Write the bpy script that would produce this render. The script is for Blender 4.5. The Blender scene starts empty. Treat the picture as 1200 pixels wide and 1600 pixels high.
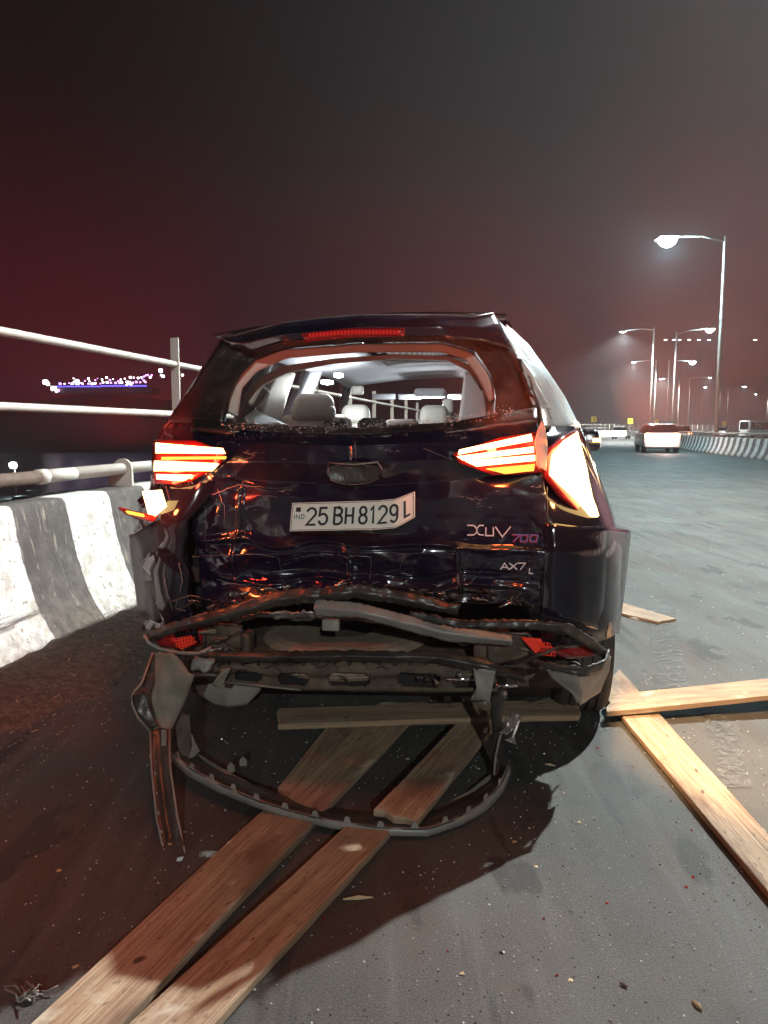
import bpy, bmesh, math, random
from mathutils import Vector, Matrix, noise
random.seed(7)
R = math.radians
S = bpy.context.scene
COL = S.collection

# ---------------------------------------------------------------- camera
CAM_H, PITCH, FPX = 1.23, R(6.17), 1202.0
cd = bpy.data.cameras.new('camera'); cam = bpy.data.objects.new('camera', cd); COL.objects.link(cam)
cam.location = (0, 0, CAM_H); cam.rotation_euler = (math.pi/2-PITCH, 0, 0)
cd.sensor_fit = 'VERTICAL'; cd.sensor_height = 36; cd.lens = FPX/1600*36
cd.clip_start = .05; cd.clip_end = 3000
S.camera = cam
# ---------------------------------------------------------------- world: night sky over a lit expressway
W = bpy.data.worlds.new('World'); S.world = W; W.use_nodes = True
wn = W.node_tree.nodes; wl = W.node_tree.links
bg = wn['Background']; bg.inputs['Strength'].default_value = 1.0
tc = wn.new('ShaderNodeTexCoord'); sp = wn.new('ShaderNodeSeparateXYZ'); wl.new(tc.outputs['Generated'], sp.inputs[0])
def wmap(src, a, b, interp='SMOOTHSTEP'):
    m = wn.new('ShaderNodeMapRange'); m.interpolation_type = interp
    m.inputs['From Min'].default_value = a; m.inputs['From Max'].default_value = b
    wl.new(src, m.inputs['Value']); return m.outputs[0]
def wmix(f, a, b):
    m = wn.new('ShaderNodeMix'); m.data_type = 'RGBA'; wl.new(f, m.inputs[0])
    for i, c in ((6, a), (7, b)):
        if isinstance(c, tuple): m.inputs[i].default_value = (*c, 1)
        else: wl.new(c, m.inputs[i])
    return m.outputs[2]
side = wmap(sp.outputs['X'], -.35, .55)
low = wmix(side, (.048, .002, .007), (.085, .026, .022))
high = wmix(side, (.0005, .0008, .0008), (.018, .027, .029))
elev = wmap(sp.outputs['Z'], 0.0, .42)
wl.new(wmix(elev, low, high), bg.inputs['Color'])
# ---------------------------------------------------------------- street lamp over the near road and an added fill lamp (out of frame)
def lampnode(name, typ, loc, watts, color=(1, 1, 1), size=.1, aim=None, cone=150, blend=.3, parent=None):
    l = bpy.data.lights.new(name, typ); l.energy = watts; l.color = color
    l.shadow_soft_size = size
    if typ == 'SPOT': l.spot_size = R(cone); l.spot_blend = blend
    o = bpy.data.objects.new(name, l); COL.objects.link(o); o.location = loc
    if aim is not None:
        o.rotation_euler = (Vector(aim)-Vector(loc)).to_track_quat('-Z', 'Y').to_euler()
    o.parent = parent
    return o
KEY_POS = (7.8, 10.7, 11.3); KEY_W = 24000
FILL_POS = (3.0, -27.0, 11.0); FILL_W = 16000
ROW_W = 32000
vs = S.view_settings
S.display_settings.display_device = 'sRGB'
vs.view_transform = 'Standard'; vs.look = 'None'; vs.exposure = 0; vs.gamma = 1; vs.use_curve_mapping = False
S.render.engine = 'CYCLES'; S.cycles.volume_bounces = 0; S.cycles.volume_step_rate = 1
S.cycles.sample_clamp_indirect = 4

# ---------------------------------------------------------------- projection helpers (pixel of the 1200x1600 photo -> place)
def ray(px, py):
    x = (px-600)/FPX; u = (800-py)/FPX
    return Vector((x, math.cos(PITCH)+u*math.sin(PITCH), -math.sin(PITCH)+u*math.cos(PITCH)))
def G(px, py, z=0.0):
    r = ray(px, py); t = (z-CAM_H)/r.z; return Vector((r.x*t, r.y*t, z))
def D(px, py, d):
    r = ray(px, py); t = d/r.y; return Vector((r.x*t, d, CAM_H+r.z*t))
PSI = R(8); CO = Vector((-.087, 2.604, 0)); CS, CC = math.sin(PSI), math.cos(PSI)
def C(px, py, Y):
    r = ray(px, py)
    t = (Y+CO.x*CS+CO.y*CC)/(r.x*CS+r.y*CC)
    wx, wy = r.x*t-CO.x, r.y*t-CO.y
    return Vector((wx*CC-wy*CS, Y, CAM_H+r.z*t))

# ---------------------------------------------------------------- object helpers
def tag(o, label=None, cat=None, group=None, kind=None):
    if label: o['label'] = label
    if cat: o['category'] = cat
    if group: o['group'] = group
    if kind: o['kind'] = kind
    return o
def empty(name, loc=(0, 0, 0), rz=0, **k):
    o = bpy.data.objects.new(name, None); COL.objects.link(o); o.location = loc; o.rotation_euler = (0, 0, rz)
    o.empty_display_size = .2
    return tag(o, **k)
def mk(name, v, f, mat, parent=None, smooth=False, uv=None, loc=None):
    me = bpy.data.meshes.new(name); me.from_pydata([tuple(p) for p in v], [], f)
    if mat: me.materials.append(mat)
    if uv:
        ul = me.uv_layers.new(name='UVMap')
        for l in me.loops: ul.data[l.index].uv = uv[l.vertex_index]
    if smooth: me.polygons.foreach_set('use_smooth', [True]*len(me.polygons))
    me.update()
    o = bpy.data.objects.new(name, me); COL.objects.link(o); o.parent = parent
    if loc is not None: o.location = loc
    return o
def solid(o, t, off=-1):
    m = o.modifiers.new('thick', 'SOLIDIFY'); m.thickness = t; m.offset = off; return o
def bevel(o, w, seg=2):
    m = o.modifiers.new('bevel', 'BEVEL'); m.width = w; m.segments = seg; m.limit_method = 'ANGLE'; return o
def resample(pts, n):
    ds = [0]
    for a, b in zip(pts, pts[1:]): ds.append(ds[-1]+(b-a).length)
    out = []; k = 0
    for i in range(n):
        d = ds[-1]*i/(n-1)
        while k < len(pts)-2 and ds[k+1] < d: k += 1
        t = (d-ds[k])/max(1e-9, ds[k+1]-ds[k]); out.append(pts[k].lerp(pts[k+1], min(1, max(0, t))))
    return out
def crump(p, amp, fr, seed=0):
    q = Vector((p.x*fr+seed*3.1, p.y*fr*.5+seed, p.z*fr*1.3-seed))
    a = abs(noise.noise(q)); e = abs(noise.noise(q*5.1+Vector((9, 3, 7)))); b = abs(noise.noise(q*2.3+Vector((5, 1, 2)))); c = noise.noise(q*.6)
    return amp*(a*1.5+b*.8+e*.12+c*.8-.5)
def sheet(name, lines, mat, parent, n=24, m=4, thick=.004, amp=0, fr=6, seed=0, smooth=True, ampf=None, fold=None, conv=C, edge=True, axis=(0, 1, 0), jag=0):
    L = [resample([conv(*p) for p in ln], n) for ln in lines]
    rows = []
    for a, b in zip(L, L[1:]):
        for i in range(m): rows.append([pa.lerp(pb, i/m) for pa, pb in zip(a, b)])
    rows.append(L[-1])
    if jag:
        for ri, sg in ((0, 1), (len(rows)-1, -1)):
            rows[ri] = [p+Vector((0, 0, sg*jag*(noise.noise(Vector((i*.9, seed*2.7, ri)))+.6*noise.noise(Vector((i*2.7, seed, ri)))))) for i, p in enumerate(rows[ri])]
    nr = len(rows); v = []; ax = Vector(axis)
    for j, r in enumerate(rows):
        for i, p in enumerate(r):
            d = crump(p, amp*(ampf(p) if ampf else 1), fr, seed) if amp else 0
            if fold: d += fold(p)
            v.append(p+ax*d)
    f = [(j*n+i, (j+1)*n+i, (j+1)*n+i+1, j*n+i+1) for j in range(nr-1) for i in range(n-1)]
    uv = [(i/(n-1), 1-j/(nr-1)) for j in range(nr) for i in range(n)]
    o = mk(name, v, f, mat, parent, smooth, uv)
    if thick: solid(o, thick)
    return o
def tube(name, pts, r, mat, parent=None, n=10, rend=None, smooth=True, caps=True):
    pts = [Vector(p) for p in pts]; v = []; f = []
    up = Vector((0, 0, 1))
    for i, p in enumerate(pts):
        d = (pts[min(i+1, len(pts)-1)]-pts[max(i-1, 0)]).normalized()
        a = d.cross(up) if abs(d.dot(up)) < .95 else d.cross(Vector((1, 0, 0)))
        a.normalize(); b = d.cross(a)
        rr = r if rend is None else r+(rend-r)*i/(len(pts)-1)
        for k in range(n):
            t = 2*math.pi*k/n; v.append(p+a*math.cos(t)*rr+b*math.sin(t)*rr)
    for i in range(len(pts)-1):
        for k in range(n): f.append((i*n+k, i*n+(k+1) % n, (i+1)*n+(k+1) % n, (i+1)*n+k))
    if caps: f.append(tuple(range(n))[::-1]); f.append(tuple((len(pts)-1)*n+k for k in range(n)))
    return mk(name, v, f, mat, parent, smooth)
def box(name, lo, hi, mat, parent=None, bev=0, taper=1.0, seg=2, rot=None):
    lo, hi = Vector(lo), Vector(hi); c = (lo+hi)/2; h = (hi-lo)/2; v = []
    for z in (-1, 1):
        s = taper if z > 0 else 1
        for x, y in ((-1, -1), (1, -1), (1, 1), (-1, 1)):
            p = Vector((x*h.x*s, y*h.y*s, z*h.z))
            if rot: p = rot @ p
            v.append(c+p)
    o = mk(name, v, [(0, 3, 2, 1), (4, 5, 6, 7), (0, 1, 5, 4), (1, 2, 6, 5), (2, 3, 7, 6), (3, 0, 4, 7)], mat, parent)
    if bev: bevel(o, bev, seg); o.data.polygons.foreach_set('use_smooth', [True]*6)
    return o
def join_boxes(bx):
    v = []; f = []
    for lo, hi in bx:
        k = len(v)
        v += [(x, y, z) for z in (lo[2], hi[2]) for x, y in ((lo[0], lo[1]), (hi[0], lo[1]), (hi[0], hi[1]), (lo[0], hi[1]))]
        f += [tuple(k+i for i in q) for q in ((0, 3, 2, 1), (4, 5, 6, 7), (0, 1, 5, 4), (1, 2, 6, 5), (2, 3, 7, 6), (3, 0, 4, 7))]
    return v, f
def lathe(prof, n, axis='X'):
    v = []; f = []; k = len(prof)
    for i in range(n):
        t = 2*math.pi*i/n
        for a, r in prof: v.append((a, r*math.cos(t), r*math.sin(t)))
    for i in range(n):
        for j in range(k-1): f.append((i*k+j, i*k+j+1, ((i+1) % n)*k+j+1, ((i+1) % n)*k+j))
    return v, f

# ---------------------------------------------------------------- materials
def mat(name, color, rough=.6, metal=0, spec=.5, coat=0, var=None, vscale=5, vdet=6, bump=0, bscale=40, stretch=(1, 1, 1), emit=None, es=0, extra=None, rvar=0, coord='Object'):
    m = bpy.data.materials.new(name); m.use_nodes = True; N = m.node_tree.nodes; K = m.node_tree.links; b = N['Principled BSDF']
    b.inputs['Base Color'].default_value = (*color, 1); b.inputs['Roughness'].default_value = rough
    b.inputs['Metallic'].default_value = metal; b.inputs['Specular IOR Level'].default_value = spec
    b.inputs['Coat Weight'].default_value = coat; b.inputs['Coat Roughness'].default_value = .04
    if emit: b.inputs['Emission Color'].default_value = (*emit, 1); b.inputs['Emission Strength'].default_value = es
    t = N.new('ShaderNodeTexCoord'); mp = N.new('ShaderNodeMapping'); mp.inputs['Scale'].default_value = stretch
    K.new(t.outputs[coord], mp.inputs[0])
    if var:
        n = N.new('ShaderNodeTexNoise'); n.inputs['Scale'].default_value = vscale; n.inputs['Detail'].default_value = vdet; n.inputs['Roughness'].default_value = .65
        K.new(mp.outputs[0], n.inputs['Vector']); r = N.new('ShaderNodeValToRGB')
        r.color_ramp.elements[0].position = .35; r.color_ramp.elements[1].position = .68
        r.color_ramp.elements[0].color = (*color, 1); r.color_ramp.elements[1].color = (*var, 1)
        K.new(n.outputs[0], r.inputs[0]); K.new(r.outputs[0], b.inputs['Base Color'])
        if rvar:
            q = N.new('ShaderNodeMapRange'); q.inputs['To Min'].default_value = rough-rvar; q.inputs['To Max'].default_value = rough+rvar
            K.new(n.outputs[0], q.inputs['Value']); K.new(q.outputs[0], b.inputs['Roughness'])
    if bump:
        n2 = N.new('ShaderNodeTexNoise'); n2.inputs['Scale'].default_value = bscale; n2.inputs['Detail'].default_value = 5
        K.new(mp.outputs[0], n2.inputs['Vector']); bp = N.new('ShaderNodeBump'); bp.inputs['Strength'].default_value = bump; bp.inputs['Distance'].default_value = .01
        K.new(n2.outputs[0], bp.inputs['Height']); K.new(bp.outputs[0], b.inputs['Normal'])
    if extra: extra(m, N, K, b, mp)
    return m
def mixc(N, K, f, a, b, mode='MIX'):
    m = N.new('ShaderNodeMix'); m.data_type = 'RGBA'; m.blend_type = mode
    for i, c in ((0, f), (6, a), (7, b)):
        if isinstance(c, tuple): m.inputs[i].default_value = (*c, 1)
        elif isinstance(c, (int, float)): m.inputs[i].default_value = c
        else: K.new(c, m.inputs[i])
    return m.outputs[2]
def tex(N, K, vec, scale, det=4, lo=.4, hi=.6, stretch=None, kind='NOISE', rough=.6):
    if stretch:
        q = N.new('ShaderNodeMapping'); q.inputs['Scale'].default_value = stretch; K.new(vec, q.inputs[0]); vec = q.outputs[0]
    if kind == 'VOR':
        n = N.new('ShaderNodeTexVoronoi'); n.inputs['Scale'].default_value = scale; K.new(vec, n.inputs['Vector']); out = n.outputs['Distance']
    elif kind == 'EDGE':
        n = N.new('ShaderNodeTexVoronoi'); n.feature = 'DISTANCE_TO_EDGE'; n.inputs['Scale'].default_value = scale; K.new(vec, n.inputs['Vector']); out = n.outputs['Distance']
    else:
        n = N.new('ShaderNodeTexNoise'); n.inputs['Scale'].default_value = scale; n.inputs['Detail'].default_value = det; n.inputs['Roughness'].default_value = rough
        K.new(vec, n.inputs['Vector']); out = n.outputs[0]
    r = N.new('ShaderNodeMapRange'); r.inputs['From Min'].default_value = lo; r.inputs['From Max'].default_value = hi; K.new(out, r.inputs['Value'])
    return r.outputs[0]
def asphalt_x(m, N, K, b, mp):
    v = mp.outputs[0]
    c = mixc(N, K, tex(N, K, v, .7, 6, .38, .62), (.026, .026, .025), (.045, .044, .041))
    c = mixc(N, K, tex(N, K, v, 2.2, 7, .50, .62, (1, .35, 1)), c, (.038, .031, .027))
    c = mixc(N, K, tex(N, K, v, 4, 8, .50, .66, (2.5, .22, 1)), c, (.047, .047, .044))           # pale wheel scuffs
    c = mixc(N, K, tex(N, K, v, 3.1, 3, .60, .63, (1.3, .5, 1)), c, (.022, .021, .020))         # brownish drag smears
    c = mixc(N, K, tex(N, K, v, 1.6, 6, .58, .66, (3, .3, 1)), c, (.017, .018, .019))           # darker tyre rub
    g = tex(N, K, v, 170, 3, .30, .70)
    c = mixc(N, K, g, c, mixc(N, K, 1.0, c, (2.3, 2.3, 2.2), 'MULTIPLY'))
    c = mixc(N, K, tex(N, K, v, 38, 2, .10, .05, kind='VOR'), c, (.20, .18, .15))
    c = mixc(N, K, tex(N, K, v, 75, 2, .20, .12, kind='VOR'), c, (.075, .072, .066))               # pale chippings
    c = mixc(N, K, tex(N, K, v, 23, 2, .11, .06, kind='VOR'), c, (.012, .012, .012))
    c = mixc(N, K, tex(N, K, v, 9, 5, .62, .70), c, (.07, .063, .052))                           # dust patches
    K.new(c, b.inputs['Base Color'])
    rr = N.new('ShaderNodeMapRange'); rr.inputs['To Min'].default_value = .80; rr.inputs['To Max'].default_value = .66; b.inputs['Specular IOR Level'].default_value = .32
    K.new(tex(N, K, v, 1.3, 5, .3, .7, (2, .4, 1)), rr.inputs['Value']); K.new(rr.outputs[0], b.inputs['Roughness'])
    bp = N.new('ShaderNodeBump'); bp.inputs['Strength'].default_value = .6; bp.inputs['Distance'].default_value = .003
    n = N.new('ShaderNodeTexNoise'); n.inputs['Scale'].default_value = 260; n.inputs['Detail'].default_value = 4; K.new(v, n.inputs['Vector'])
    K.new(n.outputs[0], bp.inputs['Height']); K.new(bp.outputs[0], b.inputs['Normal'])
M = {}
M['asphalt'] = mat('asphalt', (.06, .06, .06), .5, extra=asphalt_x)
M['water'] = mat('water', (.004, .005, .008), .25, bump=.3, bscale=.4)
M['hill'] = mat('hill_ground', (.02, .02, .015), .95, var=(.035, .03, .02), vscale=.05)
def barrier_x(m, N, K, b, mp):
    t = N.new('ShaderNodeUVMap'); s = N.new('ShaderNodeSeparateXYZ'); K.new(t.outputs[0], s.inputs[0])
    n = N.new('ShaderNodeTexNoise'); n.inputs['Scale'].default_value = 14; n.inputs['Detail'].default_value = 5; K.new(mp.outputs[0], n.inputs['Vector'])
    a = N.new('ShaderNodeMath'); a.operation = 'MULTIPLY_ADD'; K.new(n.outputs[0], a.inputs[0]); a.inputs[1].default_value = .03; K.new(s.outputs['X'], a.inputs[2])
    fr = N.new('ShaderNodeMath'); fr.operation = 'FRACT'; K.new(a.outputs[0], fr.inputs[0])
    st = N.new('ShaderNodeMapRange'); st.inputs['From Min'].default_value = .495; st.inputs['From Max'].default_value = .505; K.new(fr.outputs[0], st.inputs['Value'])
    white = mixc(N, K, tex(N, K, mp.outputs[0], 7, 7, .50, .66), (.72, .71, .68), (.50, .45, .38))
    white = mixc(N, K, tex(N, K, mp.outputs[0], 34, 6, .60, .66), white, (.30, .25, .19))
    dark = mixc(N, K, tex(N, K, mp.outputs[0], 9, 7, .4, .7), (.085, .075, .068), (.15, .13, .12))
    c = mixc(N, K, st.outputs[0], white, dark)
    sc = tex(N, K, mp.outputs[0], 5, 8, .0025, .0, (1, 1, .6), 'EDGE')                            # hair cracks and scratches
    c = mixc(N, K, sc, c, (.20, .16, .13))
    c = mixc(N, K, tex(N, K, mp.outputs[0], 3, 6, .62, .70, (1, .25, 5)), c, (.13, .11, .10))   # tyre scuffs along the wall
    c = mixc(N, K, tex(N, K, mp.outputs[0], 8, 5, .60, .72, (3, 3, .35)), c, (.34, .29, .23))   # drips
    # splashed dirt that climbs the foot of the wall
    low_ = N.new('ShaderNodeMapRange'); low_.inputs['From Min'].default_value = .34; low_.inputs['From Max'].default_value = .02; K.new(s.outputs['Y'], low_.inputs['Value'])
    d = N.new('ShaderNodeMath'); d.operation = 'MULTIPLY'; K.new(low_.outputs[0], d.inputs[0]); K.new(tex(N, K, mp.outputs[0], 18, 6, .36, .66), d.inputs[1])
    c = mixc(N, K, d.outputs[0], c, (.20, .15, .11))
    K.new(c, b.inputs['Base Color'])
    bp = N.new('ShaderNodeBump'); bp.inputs['Strength'].default_value = .5; bp.inputs['Distance'].default_value = .008
    K.new(tex(N, K, mp.outputs[0], 22, 8, .3, .7), bp.inputs['Height']); K.new(bp.outputs[0], b.inputs['Normal'])
M['barrier'] = mat('painted_concrete', (.7, .7, .7), .85, extra=barrier_x)
def wood_x(m, N, K, b, mp):
    v = N.new('ShaderNodeUVMap').outputs[0]
    oi = N.new('ShaderNodeObjectInfo'); ad = N.new('ShaderNodeVectorMath'); ad.operation = 'ADD'; K.new(v, ad.inputs[0])
    mu = N.new('ShaderNodeVectorMath'); mu.operation = 'SCALE'; mu.inputs[0].default_value = (13, 7, 3); K.new(oi.outputs['Random'], mu.inputs['Scale']); K.new(mu.outputs[0], ad.inputs[1]); v = ad.outputs[0]
    c = mixc(N, K, tex(N, K, v, 3, 7, .35, .66, (.5, 9, 1)), (.32, .205, .12), (.47, .355, .235))
    c = mixc(N, K, tex(N, K, v, 9, 8, .46, .66, (.45, 16, 1)), c, (.19, .115, .065))
    c = mixc(N, K, tex(N, K, v, 1.6, 7, .48, .70, (1, 2, 1)), c, (.17, .13, .095))                # grey weathering
    c = mixc(N, K, tex(N, K, v, 30, 4, .60, .72, (1, 2, 1)), c, (.12, .08, .05))
    c = mixc(N, K, tex(N, K, v, 2.2, 5, .56, .68, (1, 2.5, 1)), c, (.17, .10, .06))
    c = mixc(N, K, tex(N, K, v, 5, 2, .09, .05, (1, 1.2, 1), 'VOR'), c, (.07, .035, .02))        # knots
    c = mixc(N, K, tex(N, K, v, 3.5, 6, .60, .66), c, (.48, .42, .32))                           # scuffed pale
    K.new(c, b.inputs['Base Color'])
    bp = N.new('ShaderNodeBump'); bp.inputs['Strength'].default_value = .6; bp.inputs['Distance'].default_value = .003
    K.new(tex(N, K, v, 14, 8, .3, .7, (.5, 14, 1)), bp.inputs['Height']); K.new(bp.outputs[0], b.inputs['Normal'])
M['wood'] = mat('rough_wood', (.4, .3, .2), .75, extra=wood_x)
M['dirt'] = mat('dirt', (.06, .05, .038), .95, var=(.17, .14, .11), vscale=26, vdet=9, bump=1.0, bscale=70)
M['rail'] = mat('railing_paint', (.70, .66, .60), .5, var=(.62, .57, .48), vscale=9, bump=.1)
M['rail_dark'] = mat('rusty_sleeve', (.12, .07, .05), .6, var=(.2, .13, .1), vscale=16, bump=.3)
M['galv'] = mat('galvanised_steel', (.46, .40, .35), .75, 0, spec=.2, var=(.34, .29, .26), vscale=4)
def paint_x(m, N, K, b, mp):
    v = mp.outputs[0]
    sc = tex(N, K, v, 6, 9, .61, .64, (1, 1, 3.6), rough=.85)       # scraped-through paint
    c = mixc(N, K, sc, (.007, .006, .020), (.30, .27, .25))
    dust = tex(N, K, v, 4, 8, .45, .85)
    c = mixc(N, K, dust, c, (.030, .018, .019)); K.new(c, b.inputs['Base Color'])
    rg = N.new('ShaderNodeMapRange'); rg.inputs['To Min'].default_value = .16; rg.inputs['To Max'].default_value = .34; K.new(dust, rg.inputs['Value']); K.new(rg.outputs[0], b.inputs['Roughness'])
    bp = N.new('ShaderNodeBump'); bp.inputs['Strength'].default_value = .12; bp.inputs['Distance'].default_value = .004
    K.new(tex(N, K, v, 9, 6, .3, .7, (1, 1, 1.6)), bp.inputs['Height']); K.new(bp.outputs[0], b.inputs['Normal'])
M['paint'] = mat('dark_car_paint', (.012, .008, .018), .2, coat=1, spec=.6, extra=paint_x)
M['paint2'] = mat('clean_dark_paint', (.007, .006, .013), .12, coat=.5, spec=.35, bump=.04, bscale=6)
M['paint3'] = mat('scuffed_dark_paint', (.010, .006, .012), .38, coat=.15, spec=.25, bump=.1, bscale=12)
def plastic_x(m, N, K, b, mp):
    v = mp.outputs[0]
    c = mixc(N, K, tex(N, K, v, 5, 8, .40, .66), (.016, .015, .014), (.065, .056, .047))
    c = mixc(N, K, tex(N, K, v, 12, 9, .60, .63, (1, 1, 6), rough=.85), c, (.22, .20, .18))
    K.new(c, b.inputs['Base Color'])
M['plastic'] = mat('black_plastic', (.022, .020, .019), .36, bump=.45, bscale=26, extra=plastic_x)
M['gplastic'] = mat('grey_plastic', (.17, .16, .145), .42, var=(.26, .24, .21), vscale=9, bump=.2)
M['metal'] = mat('torn_sheet_metal', (.30, .28, .26), .38, .6, var=(.16, .13, .11), vscale=8, bump=.4, bscale=22)
M['rust'] = mat('dusty_underbody', (.05, .034, .025), .8, var=(.12, .09, .06), vscale=12, bump=.5, bscale=40)
M['olive'] = mat('dusty_plastic', (.14, .13, .095), .65, var=(.20, .18, .14), vscale=6, bump=.2)
M['chrome'] = mat('chrome', (.75, .74, .72), .15, 1)
M['rubber'] = mat('tyre_rubber', (.020, .019, .018), .75, var=(.05, .04, .035), vscale=20, bump=.3, bscale=80)
M['beige'] = mat('beige_trim', (.66, .57, .49), .75, var=(.55, .46, .39), vscale=6)
M['leather'] = mat('pale_leather', (.58, .54, .47), .5, bump=.1, bscale=60)
M['headliner'] = mat('grey_headliner', (.42, .41, .43), .9)
M['dtrim'] = mat('dark_trim', (.03, .024, .024), .6, var=(.05, .04, .04), vscale=6)
M['glass'] = mat('dark_glass', (.006, .006, .008), .06, spec=.7, coat=.5)
M['black'] = mat('matt_black', (.008, .007, .007), .8)
M['redref'] = mat('red_reflector', (.62, .03, .015), .3, emit=(1, .05, .02), es=.12)  # faint glow put into the colour, though it is no lamp
M['redlens'] = mat('red_lens', (.30, .012, .012), .12, coat=1)
M['plate'] = mat('plate_white', (.86, .84, .74), .4, var=(.78, .76, .66), vscale=9)
M['ink'] = mat('plate_black', (.015, .012, .012), .5)
M['badge'] = mat('badge_silver', (.72, .72, .74), .35, .0)
M['badge_blue'] = mat('badge_blue', (.20, .28, .75), .3, .5)
M['badge_red'] = mat('badge_red', (.55, .05, .05), .3, .4)
M['white_paint'] = mat('white_car_paint', (.78, .78, .76), .25, coat=.6)
M['yellow'] = mat('sign_yellow', (.75, .52, .02), .5, emit=(.8, .5, .02), es=.25)  # board is no lamp; a little glow is put into its colour
M['crumb'] = mat('broken_glass', (.55, .57, .55), .2, spec=.8)
M['chip'] = mat('wood_chip', (.50, .38, .22), .8)
M['straw'] = mat('dry_straw', (.55, .44, .25), .8)
def glow(name, color, s):
    m = bpy.data.materials.new(name); m.use_nodes = True; N = m.node_tree.nodes; N.remove(N['Principled BSDF'])
    e = N.new('ShaderNodeEmission'); e.inputs[0].default_value = (*color, 1); e.inputs[1].default_value = s
    m.node_tree.links.new(e.outputs[0], N['Material Output'].inputs[0]); return m
M['tail'] = glow('tail_light_red', (1, .45, .16), 12)
M['tail_dim'] = glow('tail_light_yellow', (1, .45, .06), 2.4)
M['turn'] = glow('indicator_amber', (1, .62, .22), 9)
M['brake_hi'] = glow('high_brake_dim', (.55, .02, .015), .8)
M['led'] = glow('street_led', (.62, .95, 1.0), 200)
M['led_far'] = glow('street_led_far', (.85, .97, 1.0), 40)
M['dome'] = glow('dome_light', (.85, .95, 1.0), 12)
M['blue'] = glow('blue_strip', (.12, .10, 1.0), 3.0)
M['violet'] = glow('violet_bulb', (.75, .35, 1.0), 4.0)
M['bulb'] = glow('white_bulb', (1, .9, .95), 9.0)
M['head'] = glow('headlight', (.9, 1, 1), 20)
def clear_glass():
    m = bpy.data.materials.new('clear_glass'); m.use_nodes = True; N = m.node_tree.nodes; K = m.node_tree.links; N.remove(N['Principled BSDF'])
    a = N.new('ShaderNodeBsdfTransparent'); a.inputs[0].default_value = (.55, .53, .53, 1); g = N.new('ShaderNodeBsdfGlossy'); g.inputs['Roughness'].default_value = .05
    x = N.new('ShaderNodeMixShader'); x.inputs[0].default_value = .06; K.new(a.outputs[0], x.inputs[1]); K.new(g.outputs[0], x.inputs[2]); K.new(x.outputs[0], N['Material Output'].inputs[0]); return m
M['clear'] = clear_glass()

# ---------------------------------------------------------------- the expressway's line
TAN = .17; A0 = math.atan(TAN); SX, SY = -2.7, 0.0; S1 = 40.0; RAD = 215.0
def road(s, off=0.0, z=0.0):
    """s metres along the left wall's top edge, off metres to its right"""
    if s <= S1: x, y, a = SX+s*math.sin(A0), s*math.cos(A0), A0
    else:
        t = (s-S1)/RAD; a = A0+t
        x0, y0 = SX+S1*math.sin(A0), S1*math.cos(A0)
        x = x0+RAD*(math.cos(A0)-math.cos(a)); y = y0+RAD*(math.sin(a)-math.sin(A0))
    return Vector((x+off*math.cos(a), y-off*math.sin(a), z)), a
def along(name, prof, s0, s1, mat_, parent=None, smooth=False, step=1.0, close=False, fine=None, wob=0):
    v = []; f = []; uv = []; ss = []; s = s0
    while s < s1:
        ss.append(s); s += (fine if fine and 0 < s < 14 else (step if s < 60 else step*3))
    ss.append(s1); k = len(prof)
    for s in ss:
        for j, (o, z) in enumerate(prof):
            p, a = road(s, o, z)
            if wob: p += Vector((0, 0, 1))*wob*noise.noise(p*2.1)
            v.append(p); uv.append((s+.33, z))
    for i in range(len(ss)-1):
        for j in range(k-1 if not close else k):
            a, b = j, (j+1) % k
            f.append((i*k+a, (i+1)*k+a, (i+1)*k+b, i*k+b))
    return mk(name, v, f, mat_, parent, smooth, uv)
MED = 12.7; END = 26.2
# water far below and the dark shore
tag(mk('water', [(-1500, -400, -9), (1500, -400, -9), (1500, 2200, -9), (-1500, 2200, -9)], [(0, 1, 2, 3)], M['water']), kind='structure')
rv = []; rf = []
road_o = along('road', [(-.25, 0), (6, 0), (MED, 0), (20, 0), (END, 0)], -40, 330, M['asphalt'], step=2)
tag(road_o, kind='structure')
tag(along('bridge_deck', [(-.55, -.05), (-.55, -1.4), (END+.6, -1.4), (END+.6, -.05)], -40, 330, M['barrier'], step=4), kind='structure')
# hillside across the water
hv = []; hf = []; nx, ny = 60, 14
for j in range(ny):
    for i in range(nx):
        x = -420+i*12; y = 330+j*26
        h = -9+30*math.exp(-((x+165)/120)**2)*min(1, j/5)+3*noise.noise(Vector((x*.02, y*.02, 0)))*min(1, j/3)
        if j == 0: h = -10
        hv.append((x, y, h))
hf = [(j*nx+i, j*nx+i+1, (j+1)*nx+i+1, (j+1)*nx+i) for j in range(ny-1) for i in range(nx-1)]
tag(mk('hill', hv, hf, M['hill'], smooth=True), kind='structure')

# ---------------------------------------------------------------- left parapet, its railing, and the median
t = empty('concrete_barrier', road(4)[0], label='black and white striped concrete parapet wall left of the wrecked car', cat='barrier')
def world_child(o, t):
    o.parent = t; o.matrix_parent_inverse = (Matrix.Translation(t.location) @ Matrix.Rotation(t.rotation_euler.z, 4, 'Z')).inverted(); return o
NJ = [(.255, 0), (.25, .07), (.215, .13), (.165, .21), (.125, .30), (.095, .40), (.06, .52), (.035, .66), (.012, .79), (-.005, .815), (-.03, .82), (-.25, .82), (-.27, .8), (-.3, -.05)]
LB = along('wall_body', NJ, -6, 300, M['barrier'], fine=.12, wob=.006); world_child(LB, t)
for p in LB.data.polygons: p.use_smooth = True
rl = empty('parapet_railing', road(6)[0], label='cream tubular steel railing standing on the striped parapet at left', cat='railing')
def rail_run(name, z, off, r, s0, s1, m_):
    ss = []; s = s0
    while s < s1: ss.append(s); s += 2.45 if s < 60 else 5
    ss.append(s1)
    o = tube(name, [road(s, off, z)[0] for s in ss], r, m_, n=10 if r > .033 else 8); world_child(o, rl); return o
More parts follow.
